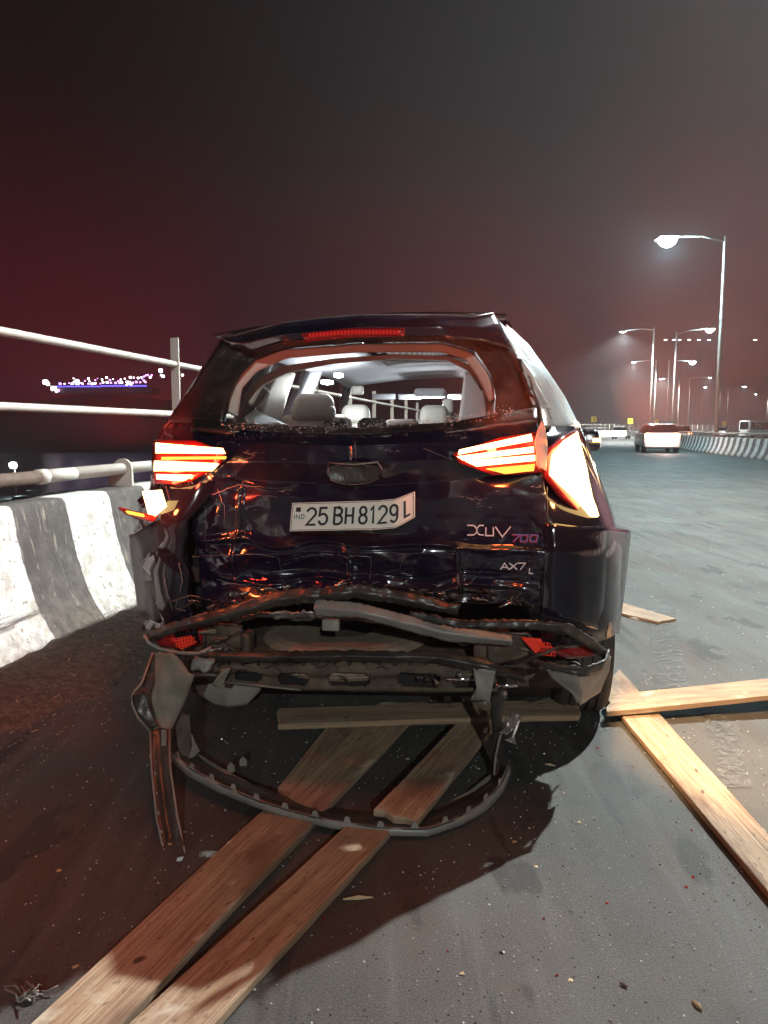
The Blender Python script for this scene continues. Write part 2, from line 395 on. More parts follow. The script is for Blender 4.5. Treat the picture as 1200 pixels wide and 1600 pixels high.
rail_run('rail', 1.80, -.33, .028, -6, 300, M['rail']); rail_run('rail', 1.36, -.33, .028, -6, 300, M['rail'])
rail_run('tube_rail', .945, -.13, .042, 4.98, 300, M['rail']); rail_run('tube_sleeve', .945, -.13, .040, -6, 4.62, M['rail_dark'])
rail_run('tube_joint', .945, -.13, .047, 4.6, 4.68, M['rail']); rail_run('tube_rail', .945, -.13, .042, 4.68, 4.98, M['rail'])
# posts: flat upright with its two rails through it
v, f = join_boxes([((-.039, -.010, .80), (.039, .010, 2.03)), ((-.07, -.06, .80), (.07, .06, .83))])
pm = None; s = 6.98-2*7.0; k = 0
s = 6.98
while s < 240:
    p, a = road(s, -.33)
    if pm is None:
        o = mk('post', v, f, M['rail']); pm = o.data
        bevel(o, .004)
    else:
        o = bpy.data.objects.new('post', pm); COL.objects.link(o)
    o.location = p; o.rotation_euler.z = -a; world_child(o, rl); s += 2.45
s = -1.9
# bracket plates that hold the lower tube
bpv = []; nseg = 10
prof2 = [(-.115, .80), (-.10, .90)]+[(-.0-.072*math.cos(i*math.pi/nseg), .945+.072*math.sin(i*math.pi/nseg)) for i in range(nseg+1)]+[(.075, .80)]
bm_ = None; s = 5.62
while s < 120:
    p, a = road(s, -.13)
    if bm_ is None:
        n_ = len(prof2); bv = [(x, y, z) for y in (-.012, .012) for x, z in prof2]
        bf = [tuple(range(n_)), tuple(range(2*n_-1, n_-1, -1))]+[(i, i+n_, (i+1) % n_+n_, (i+1) % n_) for i in range(n_)]
        o = mk('bracket', bv, bf, M['rail']); bm_ = o.data
    else:
        o = bpy.data.objects.new('bracket', bm_); COL.objects.link(o)
    o.location = p; o.rotation_euler.z = -a; world_child(o, rl); s += 2.6
mt = empty('concrete_barrier', road(34, MED)[0], label='striped median barrier with a low rail, right of the white car', cat='barrier')
NJ2 = [(MED-x+0, z) for x, z in NJ[:11]]+[(MED+.25+x, z) for x, z in NJ[:11][::-1]]
o = along('wall_body', NJ2, -10, 300, M['barrier'], step=.5); world_child(o, mt); solid(o, .0)
o.modifiers.clear()
for zz in (1.02,):
    world_child(tube('rail', [road(s_, MED+.12, zz)[0] for s_ in [i*4-10 for i in range(70)]], .045, M['galv'], n=6), mt)
v, f = join_boxes([((-.04, -.04, .8), (.04, .04, 1.0))]); pmm = None
for i in range(110):
    p, a = road(10+i*1.6, MED+.12)
    if pmm is None: o = mk('rail_post', v, f, M['galv']); pmm = o.data
    else: o = bpy.data.objects.new('rail_post', pmm); COL.objects.link(o)
    o.location = p; o.rotation_euler.z = -a; world_child(o, mt)
fb = empty('concrete_barrier', road(60, END)[0], label='outer parapet wall with railing beyond the far carriageway', cat='barrier')
world_child(along('wall_body', [(END-x, z) for x, z in NJ], -10, 300, M['barrier'], step=2), fb)
for zz in (1.36, 1.8): world_child(tube('rail', [road(i*6, END+.3, zz)[0] for i in range(50)], .035, M['galv'], n=5), fb)

# ---------------------------------------------------------------- dirt strip and litter
dv = []; df = []; uvs = []; nn = 150; mm = 16
for i in range(nn):
    s = 1.5+i*.12
    for j in range(mm):
        o_ = .16+j*.06; w = .50+.22*noise.noise(Vector((s*.9, 0, 3)))+.16*noise.noise(Vector((s*3.7, o_*2, 1)))
        e = max(0, 1-((o_-.16)/w)**2)
        p, a = road(s, o_); h = .085*e+.028*noise.noise(p*6)*e+.014*noise.noise(p*21)*e-.006*(1-min(1, e*8))
        dv.append(p+Vector((0, 0, h+.002))); uvs.append((s, o_))
df = [(i*mm+j, i*mm+j+1, (i+1)*mm+j+1, (i+1)*mm+j) for i in range(nn-1) for j in range(mm-1)]
o = mk('dirt_verge', dv, [q[::-1] for q in df], M['dirt'], smooth=True, uv=uvs); tag(o, kind='structure')
def scatter(name, label, cat, n, place, size, m_, flat=.5, stuff=True):
    v = []; f = []
    for i in range(n):
        p = place()
        if p is None: continue
        r = size*random.uniform(.4, 1.3); k = len(v); a0 = random.uniform(0, 6.28)
        for q in range(4):
            a = a0+q*1.57+random.uniform(-.4, .4); v.append(p+Vector((math.cos(a)*r, math.sin(a)*r, 0)))
        v.append(p+Vector((random.uniform(-r, r)*.4, random.uniform(-r, r)*.4, r*flat*random.uniform(.6, 1.4))))
        f += [(k, k+1, k+4), (k+1, k+2, k+4), (k+2, k+3, k+4), (k+3, k, k+4)]
    o = mk(name, v, f, m_); tag(o, label, cat, kind='stuff'); return o
def vergep():
    s = random.uniform(2.2, 9); w = abs(random.gauss(0, .38))+.26
    if w > 1.0: return None
    e = max(0, 1-((w-.16)/.62)**2); return road(s, w, .07*e)[0]
scatter('gravel', 'loose gravel and grit scattered along the foot of the parapet', 'gravel', 5200, vergep, .0052, mat('gravel_stone', (.13, .105, .08), .9, var=(.26, .22, .18), vscale=30), .8)
def glassp():
    if random.random() < .5: return Vector((random.gauss(.5, .9), random.gauss(2.6, .9), .002))
    return Vector((random.uniform(-1.5, 4), random.uniform(1.2, 9), .002))
scatter('glass_crumbs', 'crumbs of broken glass sprinkled over the asphalt', 'broken glass', 2800, glassp, .0030, M['crumb'], .9)
scatter('wood_chips', 'tiny splinters of wood sprinkled over the asphalt', 'wood chips', 170, lambda: Vector((random.uniform(-1.2, 4), random.uniform(1.2, 8), .002)), .007, M['chip'], .3)
scatter('plastic_shards', 'small black plastic shards strewn behind the wreck', 'shards', 80, lambda: Vector((random.gauss(.1, .8), random.gauss(2.3, .6), .002)), .006, M['plastic'], .35)
scatter('lens_shards', 'small red lens shards strewn behind the wreck', 'shards', 50, lambda: Vector((random.gauss(.2, .7), random.gauss(2.3, .5), .002)), .005, M['redlens'], .4)
def grain():
    return Vector((random.uniform(-1, 2.5), random.uniform(1.1, 4), .001))
scatter('grit', 'fine dark grit lying on the asphalt', 'grit', 1500, grain, .003, M['black'], .5)
v = []; f = []
for i in range(60):
    s = random.uniform(3, 7); p = road(s, random.uniform(.25, .85), .07)[0]; a = random.uniform(0, 6.28); l = random.uniform(.015, .06); d = Vector((math.cos(a), math.sin(a), 0)); n_ = Vector((-d.y, d.x, 0))*.0016
    k = len(v); v += [p-n_, p+n_, p+d*l+n_, p+d*l-n_]; f.append((k, k+1, k+2, k+3))
tag(solid(mk('straw', v, f, M['straw']), .001), 'dry grass stalks lying on the dirt by the parapet', 'straw', kind='stuff')
# worn lane paint
def patchy(name, col, lo, hi, sc):
    m = mat(name, col, .7, var=tuple(c*.6 for c in col), vscale=20)
    N = m.node_tree.nodes; K = m.node_tree.links; b = N['Principled BSDF']; t = N.new('ShaderNodeTexCoord')
    K.new(tex(N, K, t.outputs['Object'], sc, 8, lo, hi, rough=.75), b.inputs['Alpha']); return m
M['worn'] = patchy('worn_road_paint', (.12, .125, .12), .42, .66, 26)
q = [G(1010, 950, .004), G(1055, 950, .004), G(1075, 1075, .004), G(1028, 1075, .004)]
def strip_sheet(name, q, m_, n=12):
    v = []
    for i in range(n+1):
        a = q[0].lerp(q[3], i/n); b = q[1].lerp(q[2], i/n); v += [a, b]
    return mk(name, v, [(2*i, 2*i+2, 2*i+3, 2*i+1) for i in range(n)], m_)
o = strip_sheet('worn_lane_line', q, M['worn']); tag(o, kind='structure')
q = [G(1098, 1110, .004), G(1140, 1110, .004), G(1175, 1230, .004), G(1125, 1230, .004)]
tag(strip_sheet('worn_lane_line', q, M['worn']), kind='structure')
o = along('edge_line', [(.95, .004), (1.08, .004)], 12, 240, M['worn'], step=2); tag(o, kind='structure')
o = along('edge_line', [(MED-.75, .004), (MED-.62, .004)], 12, 240, M['worn'], step=2); tag(o, kind='structure')

# ---------------------------------------------------------------- planks
def plank(label, quad, z0, z1, thick, nseg=14, seed=0, endjag=.03, name='wooden_plank', group='rough planks scattered around the wrecked car'):
    a, b, c, d = [Vector(G(*p, z)) for p, z in zip(quad, (z0, z0, z1, z1))]
    L = ((d-a).length+(c-b).length)/2; v = []; uv = []; ctr = (a+b+c+d)/4
    for i in range(nseg+1):
        t = i/nseg; l = a.lerp(d, t); r = b.lerp(c, t); ax = (d-a).normalized()
        for j in range(5):
            p = l.lerp(r, j/4); h = .0022*noise.noise(p*3+Vector((seed, 0, 0)))
            if j in (0, 4): p = p+(r-l).normalized()*.003*noise.noise(p*9+Vector((seed, 2, 0)))
            if i in (0, nseg): p = p+ax*endjag*noise.noise(Vector((j*2.3+seed, i, 1)))
            v.append(p+Vector((0, 0, h))-ctr); uv.append((t*L+seed, j/4*(r-l).length))
    top = len(v)
    for k in range(top): v.append(v[k]-Vector((0, 0, thick))); uv.append((uv[k][0], uv[k][1]+.3))
    f = []; W_ = 5
    for i in range(nseg):
        for j in range(4):
            q = (i*W_+j, i*W_+j+1, (i+1)*W_+j+1, (i+1)*W_+j); f.append(q); f.append(tuple(x+top for x in q[::-1]))
        for j in (0, 4):
            q = (i*W_+j, (i+1)*W_+j, (i+1)*W_+j+top, i*W_+j+top); f.append(q if j == 0 else q[::-1])
    for i in (0, nseg):
        for j in range(4):
            q = (i*W_+j, i*W_+j+top, i*W_+j+1+top, i*W_+j+1); f.append(q if i == 0 else q[::-1])
    o = mk(name, v, f, M['wood'], uv=uv, loc=ctr)
    me = o.data; bm = bmesh.new(); bm.from_mesh(me); bmesh.ops.recalc_face_normals(bm, faces=bm.faces); bm.to_mesh(me); bm.free()
    bevel(o, .0025, 1); return tag(o, label, 'plank', group)
plank('long plank at lower left, nearest the foot of the photo, running under the torn bumper', [(-40, 1680), (110, 1680), (668, 1097), (592, 1097)], .028, .028, .024, seed=1)
plank('long plank just right of the leftmost one, running out toward the viewer', [(110, 1680), (262, 1680), (612, 1296), (540, 1290)], .026, .026, .023, seed=5)
plank('short thick plank ending inside the torn bumper ring, lit edge to its right', [(583, 1265), (652, 1281), (800, 1100), (742, 1100)], .052, .05, .024, seed=9)
plank('level plank lying crosswise under the rear of the car', [(434, 1131), (434, 1106), (905, 1092), (905, 1117)], .075, .075, .024, seed=13)
plank('short dark plank slanting away under the crosswise plank', [(434, 1230), (458, 1236), (585, 1110), (530, 1110)], .03, .03, .022, seed=17)
plank('long diagonal plank running from the rear tyre to the right edge', [(1240, 1440), (1262, 1372), (968, 1045), (935, 1075)], .028, .028, .024, seed=21)
plank('pale plank raised across the diagonal plank beside the rear tyre', [(948, 1112), (948, 1086), (1330, 1046), (1330, 1074)], .055, .10, .024, seed=25)
plank('small pale board lying alone on the road right of the car', [(960, 955), (960, 938), (1056, 966), (1030, 972)], .02, .02, .018, seed=29)
# splinters one can pick out
def splinter(label, a, b, w, z=.006, m_='chip'):
    p, q = G(*a, z), G(*b, z); d = (q-p).normalized(); n_ = Vector((-d.y, d.x, 0)); c = (p+q)/2; mid = (p+q)/2+n_*w*.3
    v = [p-c, mid-n_*w-c, q-c, mid+n_*w-c, mid-c+Vector((0, 0, w*.9))]; v += [Vector((x.x, x.y, -.004)) for x in v[:4]]
    o = mk('wood_splinter', v, [(0, 1, 4), (1, 2, 4), (2, 3, 4), (3, 0, 4), (0, 5, 6, 1), (1, 6, 7, 2), (2, 7, 8, 3), (3, 8, 5, 0), (5, 8, 7, 6)], M[m_], loc=c)
    return tag(o, label, 'splinter', 'splinters on the asphalt')
splinter('thin pale wood splinter beside the second long plank, in the shadow', (536, 1404), (583, 1401), .006)
splinter('small brown splinter near the bottom right of the road', (1081, 1562), (1098, 1577), .005)
splinter('tiny dark splinter on the lit asphalt at bottom centre-right', (968, 1534), (982, 1541), .003, m_='rail_dark')
splinter('white chip on the asphalt beside the diagonal plank', (1184, 1296), (1198, 1299), .008, m_='crumb')
splinter('pale chip just left of the small far board', (984, 965), (1000, 968), .012, m_='crumb')
splinter('faint chip lying in shadow right of the torn bumper', (852, 1193), (868, 1196), .004)

# ================================================================= the wrecked car
car = empty('wrecked_car', CO, -PSI, label='dark wrecked SUV with smashed tailgate and missing rear window in the left lane', cat='car')
P = M['paint']; rs = random.Random(5)
# --- body sides, built as a curved skin that wraps the rear corner and runs to the nose
def side_skin(sgn, lean=0.0):
    cols = []
    def wx(Y, z):
        base = .935 if .3 < Y < 4.0 else (.62+.315*math.sqrt(max(0, 1-((.42-Y)/.42)**2)) if Y <= .3 else .935-.30*((Y-4.0)/.62)**2)
        if z > .80: base -= (z-.80)*.34
        if z < .35: base -= (.35-z)*.3
        return base
    Ys = [.0, .02, .05, .09, .14, .2, .28, .36, .45, .55, .7, .85, 1.0, 1.15, 1.25, 1.5, 2, 2.5, 3, 3.3, 3.4, 3.5, 3.65, 3.8, 3.95, 4.05, 4.2, 4.4, 4.6]
    v = []; rows = 13
    for Y in Ys:
        lo = .27
        for c_ in (.86, 3.72):
            if abs(Y-c_) < .40: lo = max(lo, .33+math.sqrt(max(0, .40**2-(Y-c_)**2)))
        if Y < .5: lo = max(lo, .50 if sgn > 0 else .46)
        hi = 1.20 if Y < 3.4 else 1.20-.22*((Y-3.4)/1.2)
        if Y < .28: hi = 1.24-.0*Y
        for j in range(rows):
            z = lo+(hi-lo)*j/(rows-1)
            p = Vector((sgn*wx(Y, z), Y+(.0 if z < .9 else (z-.9)*.35*(1 if Y < 1 else 0)), z))
            if sgn < 0 and Y < .7: p += Vector((.05, .02, 0))*crump(p, 1.5, 5, 4)
            if sgn > 0 and Y < .3: p.y += crump(p, .015, 6, 2)
            v.append(p)
    f = []
    for i in range(len(Ys)-1):
        for j in range(rows-1):
            q = (i*rows+j, i*rows+j+1, (i+1)*rows+j+1, (i+1)*rows+j)
            f.append(q if sgn < 0 else q[::-1])
    o = mk('body_side', v, f, M['paint2'], car, True); solid(o, .02); return o
side_skin(1); side_skin(-1)
# corner bumper cover on the right, standing proud with its torn upper lip
def corner(name, rows, m_, thick=.006, amp=.004, n=16, seed=1):
    return sheet(name, rows, m_, car, n=n, m=5, thick=thick, amp=amp, seed=seed)
corner('bumper_corner', [
    [(852, 815, .0), (900, 822, .03), (945, 822, .12), (986, 829, .40)],
    [(852, 860, -.02), (900, 862, .0), (945, 862, .10), (983, 862, .40)],
    [(850, 920, -.02), (900, 925, .0), (942, 925, .10), (976, 925, .40)],
    [(845, 972, -.02), (900, 975, .0), (938, 985, .10), (967, 990, .42)]], M['paint2'], seed=3, amp=.006)
corner('bumper_corner', [
    [(200, 836, .36), (212, 833, .2), (240, 815, .08), (285, 800, .03)],
    [(206, 880, .36), (225, 880, .16), (255, 875, .08), (292, 870, .05)],
    [(212, 930, .36), (235, 930, .16), (262, 935, .08), (296, 930, .06)],
    [(220, 985, .36), (245, 975, .16), (275, 968, .08), (300, 962, .06)]], M['paint3'], amp=.022, seed=8, n=18)
# --- tailgate skin with its crush
def gate_amp(p):
    k = .30+.95*min(1, max(0, (.93-p.z)/.2)); return max(k, min(1.1, .3+(-.32-p.x)*5))
def gate_fold(p):
    n_ = noise.noise(Vector((p.x*5, p.z*5, 2))); t = 0
    for z0, x0, x1, d_, w_ in ((.835, -.62, .66, -.024, .016), (.775, -.35, .0, -.014, .010), (.735, .05, .6, .016, .012), (1.045, -.5, -.22, -.016, .010), (.69, -.55, .62, -.020, .014)):
        if x0 < p.x < x1: t += d_*max(0, 1-abs(p.z-z0-.035*n_)/w_)*min(1, (p.x-x0)*8, (x1-p.x)*8)
    for xc, z0, z1, d_, w_ in ((.33, .64, .84, -.022, .014), (-.05, .66, .84, -.018, .014), (-.46, .70, 1.02, -.028, .014), (-.02, 1.12, 1.22, -.012, .01)):
        if z0 < p.z < z1: t += d_*max(0, 1-abs(p.x-xc-.10*(p.z-z0)*(p.z-z0)*20*.1-.03*n_)/w_)
    return t
TG = sheet('tailgate', [
    [(296, 664, .13), (420, 674, .09), (560, 678, .08), (700, 670, .09), (838, 652, .13)],
    [(296, 688, .08), (420, 692, .03), (560, 696, .02), (700, 690, .03), (843, 676, .08)],
    [(292, 722, .06), (420, 722, .01), (560, 724, .03), (700, 718, .01), (848, 704, .05)],
    [(296, 752, .07), (420, 750, .05), (560, 760, .06), (700, 752, .04), (850, 735, .05)],
    [(298, 790, .07), (420, 775, .04), (560, 780, .05), (700, 778, .02), (853, 770, .03)],
    [(304, 835, .08), (420, 840, .04), (560, 838, .05), (700, 835, .02), (855, 820, .01)],
    [(310, 866, .08), (420, 866, .02), (560, 862, .00), (700, 864, .01), (854, 866, -.01)],
    [(312, 905, .09), (420, 902, .05), (560, 898, .04), (700, 903, .03), (848, 910, .01)],
    [(318, 958, .06), (430, 928, .02), (560, 922, .02), (700, 942, .02), (842, 946, .01)]],
    P, car, n=200, m=16, thick=.012, amp=.025, fr=3.7, seed=2, ampf=gate_amp, fold=gate_fold)
from mathutils.bvhtree import BVHTree
_b = BVHTree.FromPolygons([x.co for x in TG.data.vertices], [tuple(p.vertices) for p in TG.data.polygons])
def camlocal():
    d = Vector((0, 0, CAM_H))-CO; return Vector((d.x*CC-d.y*CS, d.x*CS+d.y*CC, d.z))
CL = camlocal()
def on_gate(px, py, off=.003):
    q = C(px, py, 0); d = (q-CL).normalized(); h = _b.ray_cast(CL, d)
    if h[0] is None: return C(px, py, 0)
    return h[0]-d*off
sheet('inner_panel', [[(262, 740, .24), (330, 740, .20)], [(270, 850, .24), (330, 850, .2)], [(262, 975, .24), (330, 975, .2)]], M['black'], car, n=6, m=3, thick=.01)
# --- hatch frame round the missing rear window
outer = [(262, 656, .30), (300, 604, .34), (330, 560, .38), (352, 530, .40), (440, 512, .38), (560, 503, .38), (700, 505, .38), (768, 512, .40), (815, 560, .36), (848, 610, .32), (862, 655, .26)]
inner = [(346, 664, .17), (352, 628, .21), (366, 592, .27), (398, 560, .34), (455, 544, .36), (560, 535, .36), (690, 534, .36), (742, 548, .34), (768, 585, .28), (776, 622, .22), (770, 662, .17)]
mid = [((a[0]+b[0])/2, (a[1]+b[1])/2, (a[2]+b[2])/2-.03) for a, b in zip(outer, inner)]
sheet('hatch_frame', [outer, mid, inner], M['plastic'], car, n=70, m=5, thick=.02, amp=.010, fr=12, seed=5)
# lower strip where the glass sat
sheet('window_sill', [[(300, 655, .16), (420, 664, .13), (560, 668, .12), (700, 660, .12), (838, 636, .16)],
                      [(296, 668, .10), (420, 680, .07), (560, 684, .06), (700, 676, .07), (840, 656, .11)]], M['plastic'], car, n=70, m=4, thick=.02, amp=.012, fr=14, seed=9)
# glass crumbs caught in the seal
v = []; f = []
for i in range(800):
    u = random.random(); px = 345+u*460; py = 668+6*math.sin(u*3.1)-u*u*24-3+random.gauss(0, 4.5); p = C(px, py, .085+.03*u+random.uniform(-.02, .0)); r = random.uniform(.0012, .0042); k = len(v)
    for q in range(4): v.append(p+Vector([random.uniform(-r, r) for _ in range(3)]))
    f += [(k, k+1, k+2), (k, k+2, k+3), (k, k+3, k+1), (k+1, k+3, k+2)]
o = mk('glass_crumbs', v, f, M['crumb'], car); o['kind'] = 'stuff'; 
# spoiler with high brake light
sheet('spoiler', [
    [(345, 527, .34), (366, 525, .32), (440, 505, .22), (560, 493, .19), (680, 493, .21), (745, 495, .27), (771, 490, .33)],
    [(352, 532, .32), (378, 536, .26), (440, 522, .17), (560, 510, .14), (690, 510, .16), (750, 512, .22), (782, 506, .30)],
    [(362, 542, .32), (392, 548, .26), (445, 533, .18), (560, 524, .15), (700, 527, .17), (755, 532, .23), (800, 545, .30)]], P, car, n=60, m=5, thick=.03, amp=.004, seed=3)
tube('spoiler_edge', [C(x, y, Y-.006) for x, y, Y in [(345, 526, .34), (366, 524, .32), (440, 504, .22), (500, 497, .2), (560, 492, .19), (620, 491.5, .2), (680, 492, .21), (745, 494, .27), (771, 489, .33)]], .003, M['metal'], car, n=6)
sheet('brake_light', [[(470, 521, .128), (550, 512, .118), (632, 512, .125)], [(478, 534, .128), (550, 527, .118), (632, 525, .125)]], M['redlens'], car, n=20, m=2, thick=.006)
v = []; f = []
for i in range(26):
    a = 484+i*5.5; y = 519-5.5*math.sin(min(1, i/13)*1.3); p = C(a, y+5, .108)
    k = len(v); v += [p+Vector((dx, 0, dz)) for dx, dz in ((-.0042, -.007), (.0042, -.007), (.0042, .007), (-.0042, .007))]; f.append((k, k+1, k+2, k+3))
solid(mk('brake_light_bulbs', v, f, M['brake_hi'], car), .003)
# right rear pillar: outer skin seen edge on, lamp sheen put in as pale metal, pale crumpled piece
sheet('pillar', [
    [(771, 490, .34), (790, 512, .50), (792, 506, .62)],
    [(800, 545, .33), (822, 545, .52), (824, 536, .70)],
    [(828, 590, .28), (850, 590, .5), (856, 580, .8)],
    [(846, 640, .2), (876, 640, .48), (882, 618, .8)],
    [(850, 668, .12), (892, 668, .45), (905, 664, .8)]], M['metal'], car, n=10, m=6, thick=.02, amp=.003, fr=9, seed=12)['label'] = 'pale pillar edge, lamp sheen put into its metal colour'
sheet('pale_piece', [[(806, 556, .30), (815, 560, .30)], [(815, 580, .28), (832, 586, .285)], [(824, 612, .25), (848, 614, .26)], [(833, 632, .215), (861, 638, .225)]], M['crumb'], car, n=6, m=5, thick=.004, amp=.01, fr=22, seed=4)
sheet('torn_trim', [[(808, 560, .275), (814, 562, .275)], [(816, 590, .25), (821, 592, .25)], [(826, 618, .22), (836, 620, .22)]], M['black'], car, n=4, m=8, thick=.006, amp=.012, fr=40, seed=6)
# left rear pillar
sheet('pillar', [
    [(345, 527, .6), (347, 527, .42), (365, 530, .38)],
    [(318, 568, .6), (322, 568, .42), (345, 570, .35)],
    [(285, 620, .6), (292, 620, .42), (312, 622, .32)],
    [(258, 660, .6), (264, 662, .40), (300, 665, .25)]], P, car, n=12, m=6, thick=.02, amp=.012, fr=9, seed=13)
sheet('quarter_panel', [[(262, 654, .40), (285, 658, .30), (306, 662, .18)], [(248, 680, .40), (270, 684, .2), (304, 690, .12)], [(238, 720, .40), (262, 722, .2), (304, 722, .11)], [(236, 756, .40), (262, 758, .2), (302, 756, .10)],
    [(222, 800, .40), (258, 800, .16), (302, 800, .10)], [(208, 832, .42), (240, 834, .16), (306, 836, .10)]], P, car, n=20, m=5, thick=.015, amp=.022, fr=7, seed=15)
# bright bent edge along left silhouette
tube('body_seam', [C(x, y, .36) for x, y in [(352, 548), (332, 570), (313, 596), (296, 622), (276, 648), (256, 668)]], .0028, M['metal'], car, n=5)
# --- roof, windscreen, bonnet, glass, floor
def roofpt(x, Y, dz=0): return Vector((x-.07, Y, 1.655+.05*x+.05*math.sin(min(1, (Y-.3)/1.2)*1.57)-.035*(x/.55)**2-(max(0, Y-2.4)**2)*.06+dz))
nx, nyy = 9, 14; v = [roofpt(-.56+1.12*i/(nx-1), .36+(3.3-.36)*j/(nyy-1)) for j in range(nyy) for i in range(nx)]
hole = lambda i, j: (2 <= i <= 5 or i == 6) and 3 <= j <= 9
fr_ = [(j*nx+i, j*nx+i+1, (j+1)*nx+i+1, (j+1)*nx+i) for j in range(nyy-1) for i in range(nx-1)]
solid(mk('roof', v, [q for k, q in enumerate(fr_) if not (3 <= k % (nx-1) <= 6 and 2 <= k//(nx-1) <= 8)], P, car, True), .01)
solid(mk('sunroof', [roofpt(x, y, .004) for x, y in ((-.16, .78), (.44, .78), (.44, 2.42), (-.16, 2.42))], [(0, 1, 2, 3)], M['glass'], car), .006)
v2 = [roofpt(-.56+1.12*i/(nx-1), .42+(3.15-.42)*j/(nyy-1), -.075) for j in range(nyy) for i in range(nx)]
solid(mk('headliner', v2, [q[::-1] for k, q in enumerate(fr_) if not (3 <= k % (nx-1) <= 6 and 2 <= k//(nx-1) <= 8)], M['headliner'], car, True), .012)
wsq = [roofpt(-.56, 3.3), roofpt(.56, 3.3), Vector((.74, 4.0, 1.12)), Vector((-.74, 4.0, 1.12))]
mk('windscreen', wsq, [(0, 1, 2, 3)], M['clear'], car)
v = []
for j, Y in enumerate([3.85, 4.05, 4.25, 4.45, 4.6, 4.66, 4.68]):
    for i in range(9):
        x = -.80+1.6*i/8; z = 1.10-.12*max(0, Y-3.9)-.05*(x/.8)**2-(0 if j < 5 else (.18 if j == 5 else .6)); v.append((x*(1-.1*max(0, Y-4.2)), Y, z))
solid(mk('bonnet', v, [(j*9+i, j*9+i+1, (j+1)*9+i+1, (j+1)*9+i) for j in range(6) for i in range(8)], P, car, True), .01)
for sg in (-1, 1):
    xs = lambda z: sg*(.80-(z-1.19)*.5)-.03
    v = []
    for Y, zb, zt in ((.52, 1.19, 1.42), (1.05, 1.19, 1.60), (1.95, 1.19, 1.62), (2.9, 1.19, 1.58), (3.75, 1.17, 1.2)): v += [(xs(zb), Y, zb), (xs(zt), Y, zt)]
    mk('side_window', v, [((2*i, 2*i+1, 2*i+3, 2*i+2) if sg < 0 else (2*i, 2*i+2, 2*i+3, 2*i+1)) for i in range(4)], M['clear'], car)
    for Y0, Y1, w_ in ((1.12, 1.05, .07), (2.12, 2.05, .08), (3.72, 3.12, .05)):
        a, b_ = Vector((xs(1.17)-sg*.02, Y0, 1.17)), Vector((xs(1.6)-sg*.01, Y1, 1.60))
        tube('side_pillar', [a, a.lerp(b_, .5), b_], w_*.62, M['headliner'] if Y0 < 3 else M['dtrim'], car, n=8)
    tube('roof_rail', [roofpt(sg*.56, .62, -.03), roofpt(sg*.57, 1.4), roofpt(sg*.57, 2.4), roofpt(sg*.57, 3.3)], .028, P, car, n=8)
    box('door_trim', (sg*.76-.06, .5, .4), (sg*.76+.06, 3.7, 1.16), M['dtrim'], car, .02)
box('floor_pan', (-.80, .34, .24), (.80, 4.5, .34), M['rust'], car, .02)
box('cargo_floor', (-.74, .12, .66), (.74, 1.3, .72), M['dtrim'], car, .01)
box('dashboard', (-.72, 3.35, .75), (.72, 3.95, 1.08), M['dtrim'], car, .08, seg=4)
box('rear_bulkhead', (-.60, .80, .36), (.60, .84, .68), M['black'], car)
# trims of the hatch opening, seen through the gap
sheet('hatch_trim', [
    [(352, 640, .24), (360, 600, .30), (388, 566, .36), (440, 548, .38), (560, 539, .38), (690, 538, .38), (738, 552, .36), (762, 585, .31), (772, 622, .27)],
    [(372, 650, .26), (378, 606, .32), (402, 580, .38), (448, 560, .40), (560, 551, .40), (688, 550, .40), (728, 562, .38), (748, 592, .33), (764, 628, .29)]], M['beige'], car, n=60, m=4, thick=.012, amp=.004, fr=10, seed=2)
sheet('ceiling_rim', [
    [(384, 625, .52), (402, 592, .55), (440, 572, .58), (520, 560, .6), (620, 553, .6), (700, 556, .6), (738, 572, .58), (756, 600, .52)],
    [(392, 632, .52), (410, 600, .55), (446, 582, .58), (520, 568, .6), (620, 560, .6), (698, 563, .6), (730, 578, .58), (748, 605, .52)]], M['beige'], car, n=60, m=3, thick=.03)
sheet('torn_airbag', [[(352, 598, .34), (360, 590, .34), (372, 600, .34)], [(345, 618, .33), (358, 614, .31), (374, 622, .34)], [(348, 640, .33), (356, 632, .30), (366, 640, .34)]], M['beige'], car, n=10, m=5, thick=.012, amp=.02, fr=22, seed=3)
a_ = C(402, 616, .75)
box('trim_block', a_-Vector((.040, .03, .045)), a_+Vector((.040, .03, .045)), M['leather'], car, .008, rot=Matrix.Rotation(R(38), 3, 'Y'))
sheet('side_trim_panel', [[(385, 650, .5), (400, 640, .6)], [(395, 668, .5), (455, 666, .9)]], M['gplastic'], car, n=8, m=3, thick=.02)
sheet('rear_pillar_trim', [[(726, 580, .75), (752, 585, .6)], [(722, 612, .75), (760, 620, .5)], [(716, 660, .75), (768, 664, .4)]], M['beige'], car, n=8, m=4, thick=.03)
sheet('rear_pillar_trim', [[(432, 586, 1.1), (462, 584, 1.3)], [(415, 620, 1.0), (452, 612, 1.3)], [(408, 662, .9), (438, 664, 1.2)]], M['beige'], car, n=8, m=4, thick=.03)
